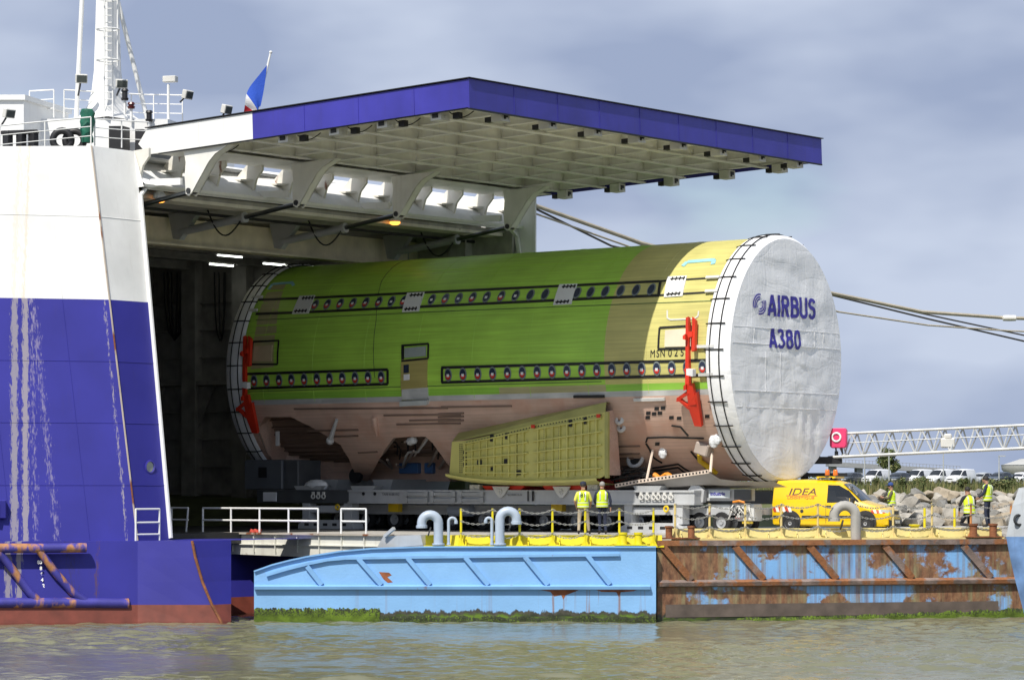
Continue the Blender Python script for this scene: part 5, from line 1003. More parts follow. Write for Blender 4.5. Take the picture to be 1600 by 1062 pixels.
goose(781, 851, YP+.3, 1.1, .27, .155, 1, pipeb, 'large gooseneck vent between the yellow chain posts'); goose(768.5, 851, YP+.35, .88, .1, .05, -1, pipeb, 'thin gooseneck vent beside the middle large vent', .03)
goose(1337, 846, bp_(1337).y+.3, 1.2, .36, .17, -1, pipeg, 'weathered grey gooseneck vent in front of the yellow van')
# chain barriers
chain_m = mat('chain_steel', (.42, .41, .37), .45, metal=.5)
def chain(b, p, q, sag):
    d = q-p; n = max(4, int(d.length/.085)); pts = [p+d*(k/n)+Vector((0, 0, -4*sag*(k/n)*(1-k/n))) for k in range(n+1)]
    for k, (s, e_) in enumerate(zip(pts, pts[1:])):
        c = (s+e_)/2; dr_ = (e_-s).normalized(); l = (e_-s).length*.72; sx = Vector((0, 1, 0)) if k % 2 else dr_.cross(Vector((0, 1, 0))); w_ = .02; t_ = .009
        loop = [c+dr_*(l*math.cos(x))+sx*(w_*1.3*math.sin(x)) for x in np.linspace(0, 2*math.pi, 7)[:-1]]
        for i in range(6): b.bar(loop[i], loop[(i+1) % 6], t_*2)
def barrier(posts, base, h, m, label, fixed=(), sag=.12):
    P = [base(px) for px in posts]; o = empty('chain_barrier', P[0], 0, label, 'chain barrier')
    for i, p in enumerate(P): b = MB(); s = p-P[0]; b.tube([s, s+Vector((0, 0, h))], .038, 8); b.prism([s+Vector((-.12, -.03, 0)), s+Vector((.12, -.03, 0)), s+Vector((.05, -.03, .16)), s+Vector((-.05, -.03, .16))], (0, .06, 0)); b.build('post', m[i] if isinstance(m, list) else m, o, smooth=40)
    for i in range(len(P)-1):
        for f, sg in ((.97, sag), (.66, sag), (.33, sag*1.2)):
            b = MB(); s, e_ = P[i]-P[0], P[i+1]-P[0]; chain(b, s+Vector((0, -.03, h*f)), e_+Vector((0, -.03, h*f)), sg*random.uniform(.85, 1.2)); b.build('chain', chain_m, o)
barrier([720, 769.5, 812, 863.5, 915, 968.5, 1022], lambda px: pw(px, 855, .42)+Vector((0, 0, .062)), 1.2, yl, 'bright yellow posts linked by hanging chains on the blue pontoon')
po_pale = mat('post_pale', (.70, .55, .22), .5, var=.1, rust=.15, rs=4); po_rust = mat('post_rust', (.55, .24, .08), .7, var=.25, rust=.3, rs=4)
barrier([1056, 1110, 1166, 1222.5, 1280, 1338.5, 1398, 1459, 1520, 1583], lambda px: bp_(px, ZBT+.11, .42), 1.14, [po_pale]*8+[po_rust]*2, 'pale yellow and rust posts linked by chains along the rusty barge')
for px, lab in ((1444.7, 'short bright yellow post by the small yellow bollard'), (1491.5, 'lone bright yellow post behind the crouching worker')):
    s = W(px, 824, 102); s.z = DK; o = empty('yellow_post', s, 0, lab, 'post'); b = MB(); b.tube([(0, 0, 0), (0, 0, .85)], .045, 8); b.build('tube', yl, o, smooth=40); b = MB(); b.box((0, 0, .02), (.2, .2, .04)); b.build('foot', yl, o)
s = W(1429, 824, 102); s.z = DK; b = MB(); b.lathe([(.2, 0), (.15, .03), (.15, .22), (.2, .25), (.2, .29), (.001, .3)], (0, 0, 0), 16); tag(b.build('yellow_bollard', yl, None, s, smooth=35), 'small squat yellow bollard on the deck before the rocks', 'bollard')
# neighbouring boat's bow at the right edge
nb = W(1590, 900, 97.2); nbo = (nb.x, nb.y, 0); nv = empty('moored_boat', nbo, 0, 'weathered blue and grey bow of a boat moored against the rusty barge', 'boat')
b = WB(nbo); st_ = [(1572, 838), (1578, 870), (1586, 905), (1594, 935), (1601, 962), (1612, 990)]
b.grid([[W(x, y, 97.0) for x, y in st_], [W(x+45, y, 96.4) for x, y in st_], [W(x+170, y, 95.6) for x, y in st_]]); b.grid([[W(x, y, 97.0) for x, y in st_], [W(x+12, y, 98.6) for x, y in st_]])
b.build('hull', mat('boat_blue', (.14, .25, .47), .5, var=.3, vs=2, streak=.5, rust=.15), nv)
b = WB(nbo); b.grid([[W(1572, 838, 97.0), W(1582, 790, 97.0), W(1592, 762, 97.0)], [W(1660, 838, 96), W(1665, 790, 96), W(1668, 762, 96)]]); b.grid([[W(1572, 838, 97.0), W(1582, 790, 97.0), W(1592, 762, 97.0)], [W(1588, 838, 98.4), W(1593, 795, 98.4), W(1597, 762, 98.4)]]); b.build('bulwark', mat('boat_grey', (.42, .45, .48), .5, var=.15, streak=.4), nv)
b = WB(nbo); b.torus(W(1592, 812, 96.8), .16, .045, 16, 8, Euler((R(80), 0, R(20))).to_matrix()); b.build('mooring_ring', dkmetal, nv, smooth=True)
# ================================================================== VEHICLES
def paint(name, c): return mat(name, c, .3, var=.03, coat=.5)
glass_v = mat('vehicle_glass', (.012, .014, .015), .08, spec=.8); plast = mat('dark_plastic', (.03, .03, .032), .6); headl = mat('headlamp', (.55, .57, .58), .15); platem = mat('plate', (.7, .7, .65), .4)
VAN = [(2.06, .30, .52, .60, .62, .50), (2.0, .26, .60, .76, .74, .58), (1.80, .24, .66, .88, .80, .66), (1.25, .24, .82, 1.02, .84, .70), (1.02, .24, .92, 1.10, .85, .72), (.70, .24, .98, 1.42, .86, .68), (.36, .24, 1.0, 1.70, .86, .64), (.05, .24, 1.0, 1.78, .86, .64), (-1.0, .24, 1.0, 1.81, .86, .65), (-1.92, .26, 1.0, 1.78, .85, .64), (-2.05, .32, 1.0, 1.70, .83, .62)]
HATCH = [(2.0, .28, .50, .58, .62, .48), (1.94, .24, .58, .72, .72, .56), (1.7, .22, .62, .80, .80, .64), (1.1, .22, .78, .92, .83, .70), (.85, .22, .86, .98, .84, .70), (.45, .22, .9, 1.26, .85, .62), (.1, .22, .92, 1.42, .85, .58), (-.6, .22, .94, 1.46, .85, .57), (-1.3, .22, .94, 1.40, .84, .56), (-1.75, .24, .92, 1.12, .82, .60), (-1.95, .3, .8, .95, .78, .58)]
def vehicle(name, st, pm, loc, rz, label, cat, group=None, scale=1, far=False, van=True):
    root = empty(name, loc, rz, label, cat, group); root.scale = (scale,)*3
    b = MB(); secs = []
    for x, zs_, zb_, zt_, w_, wt in st:
        h = [(w_*.94, zs_), (w_, zs_+(zb_-zs_)*.45), (w_, zb_), (w_*.96+(wt-w_*.96)*.45, zb_+(zt_-zb_)*.5), (wt+.03, zt_-(zt_-zb_)*.10), (wt-.1, zt_), (0, zt_+.03)]
        secs.append([(x, -y, z) for y, z in h]+[(x, y, z) for y, z in h[-2::-1]])
    b.grid(secs)
    for s in (secs[0], secs[-1]): b.add(s, [tuple(range(len(s)))])
    b.build('body', pm, root, smooth=28)
    def iv(x, k): return float(np.interp(x, [s[0] for s in st][::-1], [s[k] for s in st][::-1]))
    def sp(x, z, s, off=.006):                                        # point on the side panel
        zb_, zt_, w_, wt = iv(x, 2), iv(x, 3), iv(x, 4), iv(x, 5); f = max(0, (z-zb_)/(zt_-zb_)); y = np.interp(f, [0, .5, .9, 1], [w_, w_*.96+(wt-w_*.96)*.45, wt+.03, wt-.1]); return Vector((x, s*(y+off), z))
    def side(nm, pts, m, s, off=.008, n=3):
        b = MB()
        if len(pts) == 4: b.grid([[sp(*(Vector(pts[0]).lerp(Vector(pts[1]), i/n).lerp(Vector(pts[3]).lerp(Vector(pts[2]), i/n), j/n)), s, off) for j in range(n+1)] for i in range(n+1)])
        else: b.add([sp(*p, s, off) for p in pts], [tuple(range(len(pts)))])
        return b.build(nm, m, root)
    fz = .36 if van else .1
    for s in (-1, 1):
        q = [(1.0, 1.06), (.44, 1.62), (-.12, 1.64), (-.12, 1.04)] if van else [(.82, .96), (.12, 1.36), (-.62, 1.39), (-.62, .97)]
        side('side_window', q, glass_v, s)
        if not van: side('rear_side_window', [(-.7, .97), (-.7, 1.38), (-1.25, 1.33), (-1.5, 1.0)], glass_v, s)
        for x in (1.22, -1.42) if van else (1.2, -1.25):
            b = MB(); b.lathe([(.001, 0), (.38, 0), (.38, .012), (.001, .012)], (0, 0, 0), 20, 'y'); b.build('wheel_arch', plast, root, (x, s*(iv(x, 4)-.004 if s > 0 else iv(x, 4)+.008), .40))
            w_ = link('wheel', tyre_me, root, (x, s*(iv(x, 4)-.08), .33), (0, 0, 0 if s < 0 else math.pi)); w_.scale = (.92, 1, .92); link('rim', rim_me, w_)
        if not far:
            side('sill_strip', [(1.98, .42), (1.98, .30), (-2.0, .30), (-2.0, .42)], pm, s, .002); side('rub_strip', [(.80, .60), (.80, .53), (-1.0, .53), (-1.0, .60)], plast, s, .014); side('rub_strip', [(-1.84, .60), (-1.84, .53), (-2.02, .53), (-2.02, .6)], plast, s, .014)
            for x in (.93, -.16): side('door_gap', [(x, 1.0), (x+.012, 1.0), (x+.012, .34), (x, .34)], plast, s, .005)
            b = MB(); b.box(sp(.78, 1.1, s)+Vector((0, s*.1, .02)), (.12, .2, .2)); b.build('mirror', plast, root, bevel=.03); b = MB(); b.box(sp(-.05, .92, s, .02), (.16, .03, .05)); b.build('door_handle', plast, root)
    b = MB(); k = (4, 5, 6) if van else (4, 5, 6); a_, c_ = st[k[0]], st[k[2]]                   # windscreen
    b.grid([[(x+.01, y*(w_-.02), z+.035*(1-abs(y))) for y in (-1, -.5, 0, .5, 1)] for x, w_, z in ((a_[0]+.01, a_[5]-.02, a_[3]+.015), ((a_[0]+c_[0])/2+.02, (a_[5]+c_[5])/2, (a_[3]+c_[3])/2+.03), (c_[0]+.03, c_[5]-.03, c_[3]-.03))]); b.build('windscreen', glass_v, root, smooth=True)
    f0 = st[0][0]; b = MB(); b.grid([[(f0-.30+x*.36*(1-.25*abs(y)**3), y*.80, z) for y in (-1, -.85, -.5, 0, .5, .85, 1)] for x, z in ((.85, .22), (1, .26), (1.02, .42), (.9, .47))]); b.build('bumper', plast, root, smooth=40)
    for s in (-1, 1):
        b = MB(); z0 = st[2][3]-.16; b.grid([[(f0+.015-.02, s*.36, z0+dz), (f0-.0, s*.5, z0+dz), (f0-.10, s*.68, z0+dz), (f0-.33, s*.80, z0+dz+.02)] for dz in (-.1, .08)]); b.build('headlight', headl, root, smooth=40)
    b = MB(); b.bb((f0-.02, -.32, st[2][3]-.24), (f0+.018, .32, st[2][3]-.12)); b.build('grille', plast, root); b = MB(); b.bb((f0+.05, -.26, .34), (f0+.075, .26, .44)); b.build('number_plate', platem, root)
    return root, side, sp, pm
ypaint = paint('van_yellow', (.82, .53, .006))
vl = W(1308, 830, 101.8); vl.z = DK
van, vside, vsp, _ = vehicle('yellow_van', VAN, ypaint, vl, R(-22), 'yellow delivery van with roof beacons parked on the deck', 'van', scale=1.0)
orange_gl = mat('beacon_orange', (.75, .16, .01), .2, coat=.5)
b = MB(); b.bb((-.55, -.62, 1.86), (-.47, .62, 1.90)); b.bb((.0, -.62, 1.86), (.08, .62, 1.90)); b.bb((-.56, -.55, 1.9), (.1, .55, 1.93)); b.build('roof_rack', ypaint, van)
for y in (-.5, .5): b = MB(); b.lathe([(.09, 1.93), (.09, 1.97)], (-.2, y, 0), 14); bc = b.build('beacon', plast, van); b = MB(); b.lathe([(.08, 1.97), (.085, 2.0), (.075, 2.14), (.05, 2.17), (.001, 2.175)], (-.2, y, 0), 14); b.build('dome', orange_gl, bc, smooth=True)
brown = mat('print_brown', (.10, .04, .03), .5); redpr = mat('print_red', (.55, .06, .03), .5); whitepr = mat('print_white', (.8, .8, .78), .5)
def vtext(tx, size, x, z, m, xs=1, bold=0, shear=0):
    p = vsp(x, z, -1, .01); q = vsp(x, z+.1, -1, .01); lean = math.atan2(q.y-p.y, .1); link('lettering', text_mesh(tx, size, m, .004, bold=bold, xs=xs, shear=shear), van, p, Euler((R(90)-lean, 0, 0)))
vtext('IDEA', .34, -1.02, 1.40, brown, 1.35, shear=.25); vtext('LOGISTIQUE', .11, -1.05, 1.20, redpr, 1.55)
vside('print_line', [(-1.58, 1.265), (-1.58, 1.285), (-.48, 1.285), (-.48, 1.265)], redpr, -1, .009)
for k in range(6):
    x = -2.0+k*.11; vside('chevron', [(x, .72), (x+.1, .72), (x+.04, .9), (x-.06, .9)], redpr if k % 2 == 0 else whitepr, -1, .009)
for k in range(5): x = 1.45+k*.09; vside('chevron', [(x, .68), (x+.08, .68), (x+.02, .80), (x-.06, .80)], whitepr if k % 2 else redpr, -1, .009)
for k in range(6): b = MB(); y = -.3+k*.1; b.add([(2.01, y, .70), (2.01, y+.09, .70), (1.96, y+.13, .79), (1.96, y+.04, .79)], [(0, 1, 2, 3)]); b.build('chevron', redpr if k % 2 else whitepr, van)
b = MB(); b.lathe([(.001, 0), (.06, 0), (.06, .01), (.001, .01)], tuple(vsp(-1.0, .75, -1, .01)), 12, 'y'); b.build('fuel_cap', plast, van)
# parked cars far behind
wpaint = paint('car_white', (.78, .79, .80)); dpaint = paint('car_grey', (.05, .06, .07)); spaint = paint('car_silver', (.45, .47, .48))
CARS = [(1327, 0, dpaint, 'hatch', 'dark grey hatchback parked beside the pink float case'), (1368, 1, wpaint, 'van', 'white van parked at the end of the row by the dark hatchback'), (1403, 0, dpaint, 'hatch', 'dark hatchback parked under the small tree'), (1434, 1, wpaint, 'van', 'white van parked right beside the car under the tree'), (1468, 1, wpaint, 'van', 'white van parked in the middle of three adjacent white vans'), (1500, 1, wpaint, 'van', 'white van with a dark car parked at its other side'), (1533, 0, spaint, 'hatch', 'silver hatchback parked behind the standing worker'), (1562, 0, dpaint, 'hatch', 'dark car parked between the silver and the white hatchback'), (1594, 0, wpaint, 'hatch', 'white hatchback parked in front of the round tank')]
for px, v, pm_, k, lab in CARS:
    Yc = 330+random.uniform(-6, 6); p = W(px, 756, Yc); p.z = 4.5
    vehicle('parked_'+('van' if v else 'car'), VAN if v else HATCH, pm_, p, R(-90-42+random.uniform(-6, 6)), lab, 'van' if v else 'car', 'vehicles in the far car park', far=True, van=bool(v))
# ================================================================== PEOPLE
skin_m = mat('skin', (.42, .23, .15), .55, var=.05); hiv = mat('hi_vis', (.62, .80, .02), .6, var=.06, bump=.3, bs=12); refl = mat('reflective', (.62, .64, .62), .3)
shoe = mat('shoe', (.03, .025, .02), .6)
BASE = dict(pel=(0, 0, .95), spi=(0, .0, 1.14), che=(0, -.01, 1.34), nek=(0, .0, 1.47), hd0=(0, .02, 1.555), hd1=(0, .03, 1.63), hd2=(0, .02, 1.70))
for s, x in (('l', -1), ('r', 1)): BASE.update({'hip'+s: (x*.095, 0, .90), 'kne'+s: (x*.11, .03, .49), 'ank'+s: (x*.11, -.03, .09), 'toe'+s: (x*.13, .14, .04), 'sho'+s: (x*.185, -.01, 1.40), 'elb'+s: (x*.25, -.04, 1.12), 'wri'+s: (x*.26, .06, .88)})
RAD = dict(pel=(.155, .115), spi=(.14, .105), che=(.16, .115), nek=(.058, .06), hd0=(.07, .085), hd1=(.082, .10), hd2=(.06, .075), hip=(.09, .095), kne=(.062, .065), ank=(.045, .05), toe=(.045, .035), sho=(.07, .07), elb=(.048, .05), wri=(.033, .035))
BONES = ['pel-spi', 'spi-che', 'che-nek', 'nek-hd0', 'hd0-hd1', 'hd1-hd2']+[p for s in 'lr' for p in (f'pel-hip{s}', f'hip{s}-kne{s}', f'kne{s}-ank{s}', f'ank{s}-toe{s}', f'che-sho{s}', f'sho{s}-elb{s}', f'elb{s}-wri{s}')]
def person(loc, rz, pose, shirt, trou, hair, label, sleeve=True, cap=None, scale=1):
    J = {k: Vector(v) for k, v in BASE.items()}; J.update({k: Vector(v) for k, v in pose.items() if k != 'look'})
    names = list(J); V = [J[n] for n in names]; RA = [RAD[n] if n in RAD else RAD[n[:3]] for n in names]; E_ = [tuple(names.index(x) for x in e.split('-')) for e in BONES]
    for s, x in (('l', -1), ('r', 1)):                                # palm and five fingers
        wv = J['wri'+s]; d = (wv-J['elb'+s]).normalized(); sd_ = Vector((0, 1, 0)) if abs(d.y) < .8 else Vector((0, 0, -1)); sd_ = (sd_-d*sd_.dot(d)).normalized()
        V.append(wv+d*.075); RA.append((.03, .026)); ip = len(V)-1; E_.append((names.index('wri'+s), ip))
        for k, (o_, ln) in enumerate(((-.03, .065), (-.01, .08), (.012, .083), (.032, .072))):
            m1 = V[ip]+d*.035+sd_*o_; m2 = m1+d*ln*.6+Vector((-x*.015, 0, 0)); V.extend([m1, m2]); RA.extend([(.0095, .0095), (.008, .008)]); E_.extend([(ip, len(V)-2), (len(V)-2, len(V)-1)])
        t1 = wv+d*.04+sd_*.04; V.append(t1); V.append(t1+d*.045+sd_*.015); RA.extend([(.011, .011), (.009, .009)]); E_.extend([(names.index('wri'+s), len(V)-2), (len(V)-2, len(V)-1)])
    me = bpy.data.meshes.new('person_skeleton'); me.from_pydata([tuple(v) for v in V], E_, []); o = bpy.data.objects.new('person_skeleton', me); col.objects.link(o)
    md = o.modifiers.new('skin', 'SKIN'); 
    if not me.skin_vertices: me.skin_vertices.new() if hasattr(me.skin_vertices, 'new') else None
    bm = bmesh.new(); bm.from_mesh(me); lay = bm.verts.layers.skin.verify()
    bm.verts.ensure_lookup_table()
    for v, r in zip(bm.verts, RA): v[lay].radius = r; v[lay].use_root = False
    bm.verts[0][lay].use_root = True; bm.to_mesh(me); bm.free()
    md.use_smooth_shade = True; md.branch_smoothing = .3
    sb = o.modifiers.new('sub', 'SUBSURF'); sb.levels = 2; sb.render_levels = 2
    ev = o.evaluated_get(bpy.context.evaluated_depsgraph_get()); bod = bpy.data.meshes.new_from_object(ev); bpy.data.objects.remove(o)
    bod.materials.clear()
    for m in (shirt, trou, skin_m, shoe): bod.materials.append(m)
    bn = [(J[x.split('-')[0]], J[x.split('-')[1]], x) for x in BONES]
    for p in bod.polygons:
        c = p.center; best = (9, '')
        for A, B2, nm in bn:
            d = B2-A; k = max(0, min(1, (c-A).dot(d)/d.length_squared)); best = min(best, ((c-A-d*k).length, nm, k))
        nm = best[1]; k = best[2] if len(best) > 2 else 0
        p.material_index = 3 if nm.startswith('ank') or (nm.startswith('kne') and k > .93) else 1 if nm.startswith(('hip', 'kne', 'pel-hip')) or (nm == 'pel-spi' and k < .35) else 2 if nm.startswith(('nek', 'hd')) or (nm.startswith('elb') and (not sleeve or k > .9)) else 0
    bod.shade_smooth(); root = link('person', bod, None, loc, (0, 0, rz)); root.scale = (scale,)*3; tag(root, label, 'person', 'dock workers in yellow vests')
    hd = (J['hd1']+J['hd0'])/2+Vector((0, 0, .03)); fw = Vector((0, 1, 0)); fw = pose.get('look', fw); fw = Vector(fw).normalized()
    b = MB(); b.ball(hd+fw*.10+Vector((0, 0, -.01)), .018, 6, (1, 1.2, 1.4)); sx = fw.cross(Vector((0, 0, 1)))
    for s in (-1, 1): b.ball(hd+sx*s*.082, .022, 6, (.6, 1, 1.4)); 
    b.build('nose_and_ears', skin_m, root, smooth=True); b = MB()
    for s in (-1, 1): b.ball(hd+fw*.092+sx*s*.032+Vector((0, 0, .022)), .009, 6)
    b.build('eyes', black, root); b = MB(); b.box(hd+fw*.093+Vector((0, 0, -.055)), (.045, .012, .01), rz=math.atan2(fw.y, fw.x)-math.pi/2); b.build('mouth', mat('lips', (.30, .12, .10), .5), root)
    b = MB(); up = Vector((0, 0, 1)); rows = []
    for i in range(6):
        el = R(-22+i*22); rows.append([hd+Vector((0, 0, .035))+(-fw*.012)+Vector((math.cos(x)*math.cos(el)*.093, math.sin(x)*math.cos(el)*.108, math.sin(el)*.10)) for x in np.linspace(0, 2*math.pi, 15)])
    b.grid(rows); b.build('hair', hair, root, smooth=True)
    if cap:
        b = MB(); b.lathe([(.104, .05), (.108, .09), (.09, .14), (.04, .165), (.001, .168)], hd, 14); b.prism([hd+fw*.08+sx*-.07+Vector((0, 0, .06)), hd+fw*.19+sx*-.05+Vector((0, 0, .05)), hd+fw*.19+sx*.05+Vector((0, 0, .05)), hd+fw*.08+sx*.07+Vector((0, 0, .06))], (0, 0, .012)); b.build('cap', cap, root, smooth=40)
    # vest: shell round the torso, open armholes, reflective bands
    ax = [J['pel']+(J['pel']-J['spi'])*.25, J['pel'].lerp(J['spi'], .4), J['spi'], J['spi'].lerp(J['che'], .6), J['che'], J['che'].lerp(J['nek'], .5), J['nek']-Vector((0, 0, .0))]
    wd = [(.205, .165), (.195, .155), (.185, .15), (.195, .155), (.20, .15), (.165, .12), (.085, .085)]; q = 20
    def ring(c, w_, d_): return [c+Vector((w_*math.cos(x), d_*math.sin(x), 0)) for x in np.linspace(0, 2*math.pi, q+1)]
    b = MB(); b.grid([ring(c, *s) for c, s in zip(ax, wd)]); v_ = b.build('vest', hiv, root, smooth=True)
    for f in (.35, 1.35, ):
        i = int(f); k = f-i; rows = []
        for dk in (-.12, .12): kk = k+dk; rows.append(ring(ax[i].lerp(ax[i+1], kk), *[(wd[i][j]*(1-kk)+wd[i+1][j]*kk)+.006 for j in (0, 1)]))
        b = MB(); b.grid(rows); b.build('reflective_band', refl, v_, smooth=True)
    for s in (-1, 1):
        pts = [ax[2]+Vector((s*.09, -.145, 0)), ax[4]+Vector((s*.095, -.148, 0)), ax[5]+Vector((s*.09, -.115, .02)), ax[5]+Vector((s*.09, .115, .02)), ax[4]+Vector((s*.095, .148, 0))]
        b = MB()
        for p_, q_ in zip(pts, pts[1:]): b.bar(p_, q_, .045, .01, up=(0, 1, .2))
        b.build('reflective_band', refl, v_)
    return root, v_, ax
dark_hair = mat('hair_dark', (.02, .017, .015), .7); grey_hair = mat('hair_grey', (.28, .27, .25), .7); navyc = mat('cloth_navy', (.018, .024, .05), .85, bump=.3); khaki = mat('cloth_khaki', (.36, .30, .21), .85, bump=.3); yshirt = mat('cloth_yellow', (.70, .66, .12), .8); drk = mat('cloth_black', (.02, .02, .025), .85)
def deckpt(px, Y, z=DK): p = W(px, 800, Y); p.z = z; return p
walk = dict(knel=(-.13, .0, .49), ankl=(-.13, -.14, .10), toel=(-.15, .02, .04), kner=(.15, .12, .50), ankr=(.18, .16, .09), toer=(.20, .33, .04), elbl=(-.27, -.05, 1.13), wril=(-.24, .12, .93), elbr=(.27, .04, 1.13), wrir=(.22, .2, .96))
r_, v_, ax_ = person(deckpt(911, 98.6), R(-8), walk, yshirt, khaki, dark_hair, 'worker in khaki trousers and yellow vest seen from behind beside the transport frame', sleeve=False, cap=navyc, scale=.985)
link('lettering', text_mesh('81', .2, black, .003), v_, ax_[4]+Vector((.02, -.163, -.02)), Euler((R(90), 0, 0)))
stand = dict(elbl=(-.26, .03, 1.13), wril=(-.2, .2, 1.0), elbr=(.27, -.06, 1.12), wrir=(.28, .0, .88), knel=(-.08, .03, .49), kner=(.09, .0, .49), ankl=(-.08, .0, .09), toel=(-.1, .17, .04), ankr=(.11, -.08, .09), toer=(.13, .09, .04))
person(deckpt(941, 98.9), R(6), stand, navyc, navyc, grey_hair, 'grey haired worker in dark clothes and yellow vest standing beside the capped worker', scale=1.0)
person(deckpt(1393, 110.5), R(80), dict(hd1=(0, .05, 1.62), elbl=(-.26, .1, 1.15), wril=(-.12, .3, 1.2), elbr=(.26, .1, 1.15), wrir=(.12, .3, 1.2)), mat('cloth_brown', (.12, .10, .06), .85), drk, dark_hair, 'worker in a blue cap standing behind the bonnet of the yellow van', cap=mat('cloth_blue', (.03, .07, .25), .8), scale=.98)
kz = bp_(1515).y+2.0
kneel = dict(pel=(0, 0, .50), spi=(0, .03, .70), che=(0, .06, .90), nek=(0, .10, 1.03), hd0=(0, .14, 1.11), hd1=(0, .17, 1.18), hd2=(0, .18, 1.25), hipl=(-.1, .02, .46), hipr=(.1, .02, .46), knel=(-.15, .30, .10), kner=(.15, .34, .46), ankl=(-.12, -.12, .07), toel=(-.12, -.24, .05), ankr=(.14, .3, .09), toer=(.15, .45, .04), shol=(-.19, .06, .96), shor=(.19, .06, .96), elbl=(-.29, .12, .72), wril=(-.27, .2, .5), elbr=(.3, .2, .75), wrir=(.22, .38, .62))
person(deckpt(1515, kz, DK+.2), R(20), kneel, drk, drk, dark_hair, 'crouching worker in a yellow vest with his back turned by the rusty bollards', scale=1.06)
lean = dict(hd0=(0, .05, 1.55), hd1=(0, .10, 1.61), hd2=(0, .12, 1.675), nek=(0, .02, 1.465), elbl=(-.26, .05, 1.14), wril=(-.18, .26, 1.0), elbr=(.26, .05, 1.14), wrir=(.18, .27, 1.02), look=(0, 1, -.45))
person(deckpt(1543, kz-.1, DK+.2), R(62), lean, navyc, navyc, dark_hair, 'standing worker in navy clothes and yellow vest looking down at his crouching colleague', scale=1.0)
# ================================================================== lattice gangway, float case
gal = mat('galvanised', (.50, .51, .50), .4, metal=.3, var=.1)
def gp(px, py, dy=0): k = (px-1290)/310; Y = 105.5-3*k; p = W(px, py, Y); p.y += dy; return p
GO = gp(1300, 712); gw = empty('lattice_boom', GO, 0, 'grey triangular lattice boom reaching out from a black stand over the car park', 'boom')
def gpart(name, m, f, parent=gw, **k): b = WB(GO); f(b); return b.build(name, m, parent, **k)
x0, x1 = 1296, 1700; yt = lambda x: 678-(x-1300)*.047; yb = lambda x: 714-(x-1300)*.047
gpart('top_chord', gal, lambda b: b.tube([gp(x0, yt(x0)), gp(x1, yt(x1))], .05, 8), smooth=True)
for dy in (-.45, .45): gpart('bottom_chord', gal, lambda b: b.tube([gp(x0, yb(x0), dy), gp(x1, yb(x1), dy)], .055, 8), smooth=True)
gpart('mid_rail', gal, lambda b: b.tube([gp(x0, (yt(x0)+yb(x0))/2-3, -.2), gp(x1, (yt(x1)+yb(x1))/2-3, -.2)], .018, 6))
for k in range(14):
    xa = 1303+k*27.5
    for dy in (-.45, .45):
        sh = 0 if dy < 0 else 9
        for p, q in (((xa+sh, yt(xa)), (xa+13.7+sh, yb(xa+13.7))), ((xa+27.5+sh, yt(xa+27.5)), (xa+13.7+sh, yb(xa+13.7)))): gpart('lattice_bar', gal, lambda b: b.tube([gp(*p), gp(*q, dy)], .03, 6))
    gpart('cross_bar', gal, lambda b: b.tube([gp(xa+13.7, yb(xa+13.7), -.45), gp(xa+13.7, yb(xa+13.7), .45)], .025, 6))
gpart('lamp', lampw, lambda b: (b.box(gp(1479, 692, -.3), (.5, .2, .35)), b.box(gp(1479, 682, -.3), (.28, .2, .2))), bevel=.05)
p = gp(1300, 720); gpart('stand', black, lambda b: (b.bb((p.x-.9, p.y-.5, p.z-.1), (p.x+.3, p.y+.5, p.z+.15)), b.bb((p.x-1.6, p.y-.4, p.z-.55), (p.x+.5, p.y+.5, p.z-.42)), b.bar((p.x+.2, p.y, p.z-.4), (p.x-1.0, p.y, DK), .22), b.bb((p.x-1.1, p.y-.15, DK), (p.x-.85, p.y+.15, p.z-.4)), b.bb((p.x-1.5, p.y-.3, DK), (p.x-.5, p.y+.3, DK+.06)), b.bb((p.x-.6, p.y-.3, p.z+.15), (p.x-.45, p.y+.1, p.z+.6)), b.bb((p.x+.1, p.y-.2, p.z+.1), (p.x+.2, p.y+.1, p.z+.35))))
fc = gp(1308, 700, -.5); pinkm = mat('pink_plastic', (.72, .05, .16), .4, var=.05)
fce = empty('float_case', fc, R(-20), 'bright pink lifebuoy case with a white ring at the end of the boom', 'lifebuoy case')
b = MB(); b.add([(x*.30*s, y*.12, z) for z, s in ((0, .8), (.08, 1), (.62, 1), (.70, .85)) for x, y in ((-1, -1), (1, -1), (1, 1), (-1, 1))], [(0, 1, 2, 3), (15, 14, 13, 12)]+[(4*i+k, 4*i+(k+1) % 4, 4*i+4+(k+1) % 4, 4*i+4+k) for i in range(3) for k in range(4)]); b.build('case', pinkm, fce, bevel=.03)
b = MB(); b.torus((-.05, -.135, .38), .15, .035, 18, 8, Euler((R(90), 0, 0)).to_matrix()); b.build('ring', whitepr, fce, smooth=True)
b = MB(); b.tube([(-.1, 0, 0), (-.1, .1, -.3)], .03, 6); b.tube([(.12, 0, 0), (.12, .1, -.3)], .03, 6); b.build('bracket', dkmetal, fce)
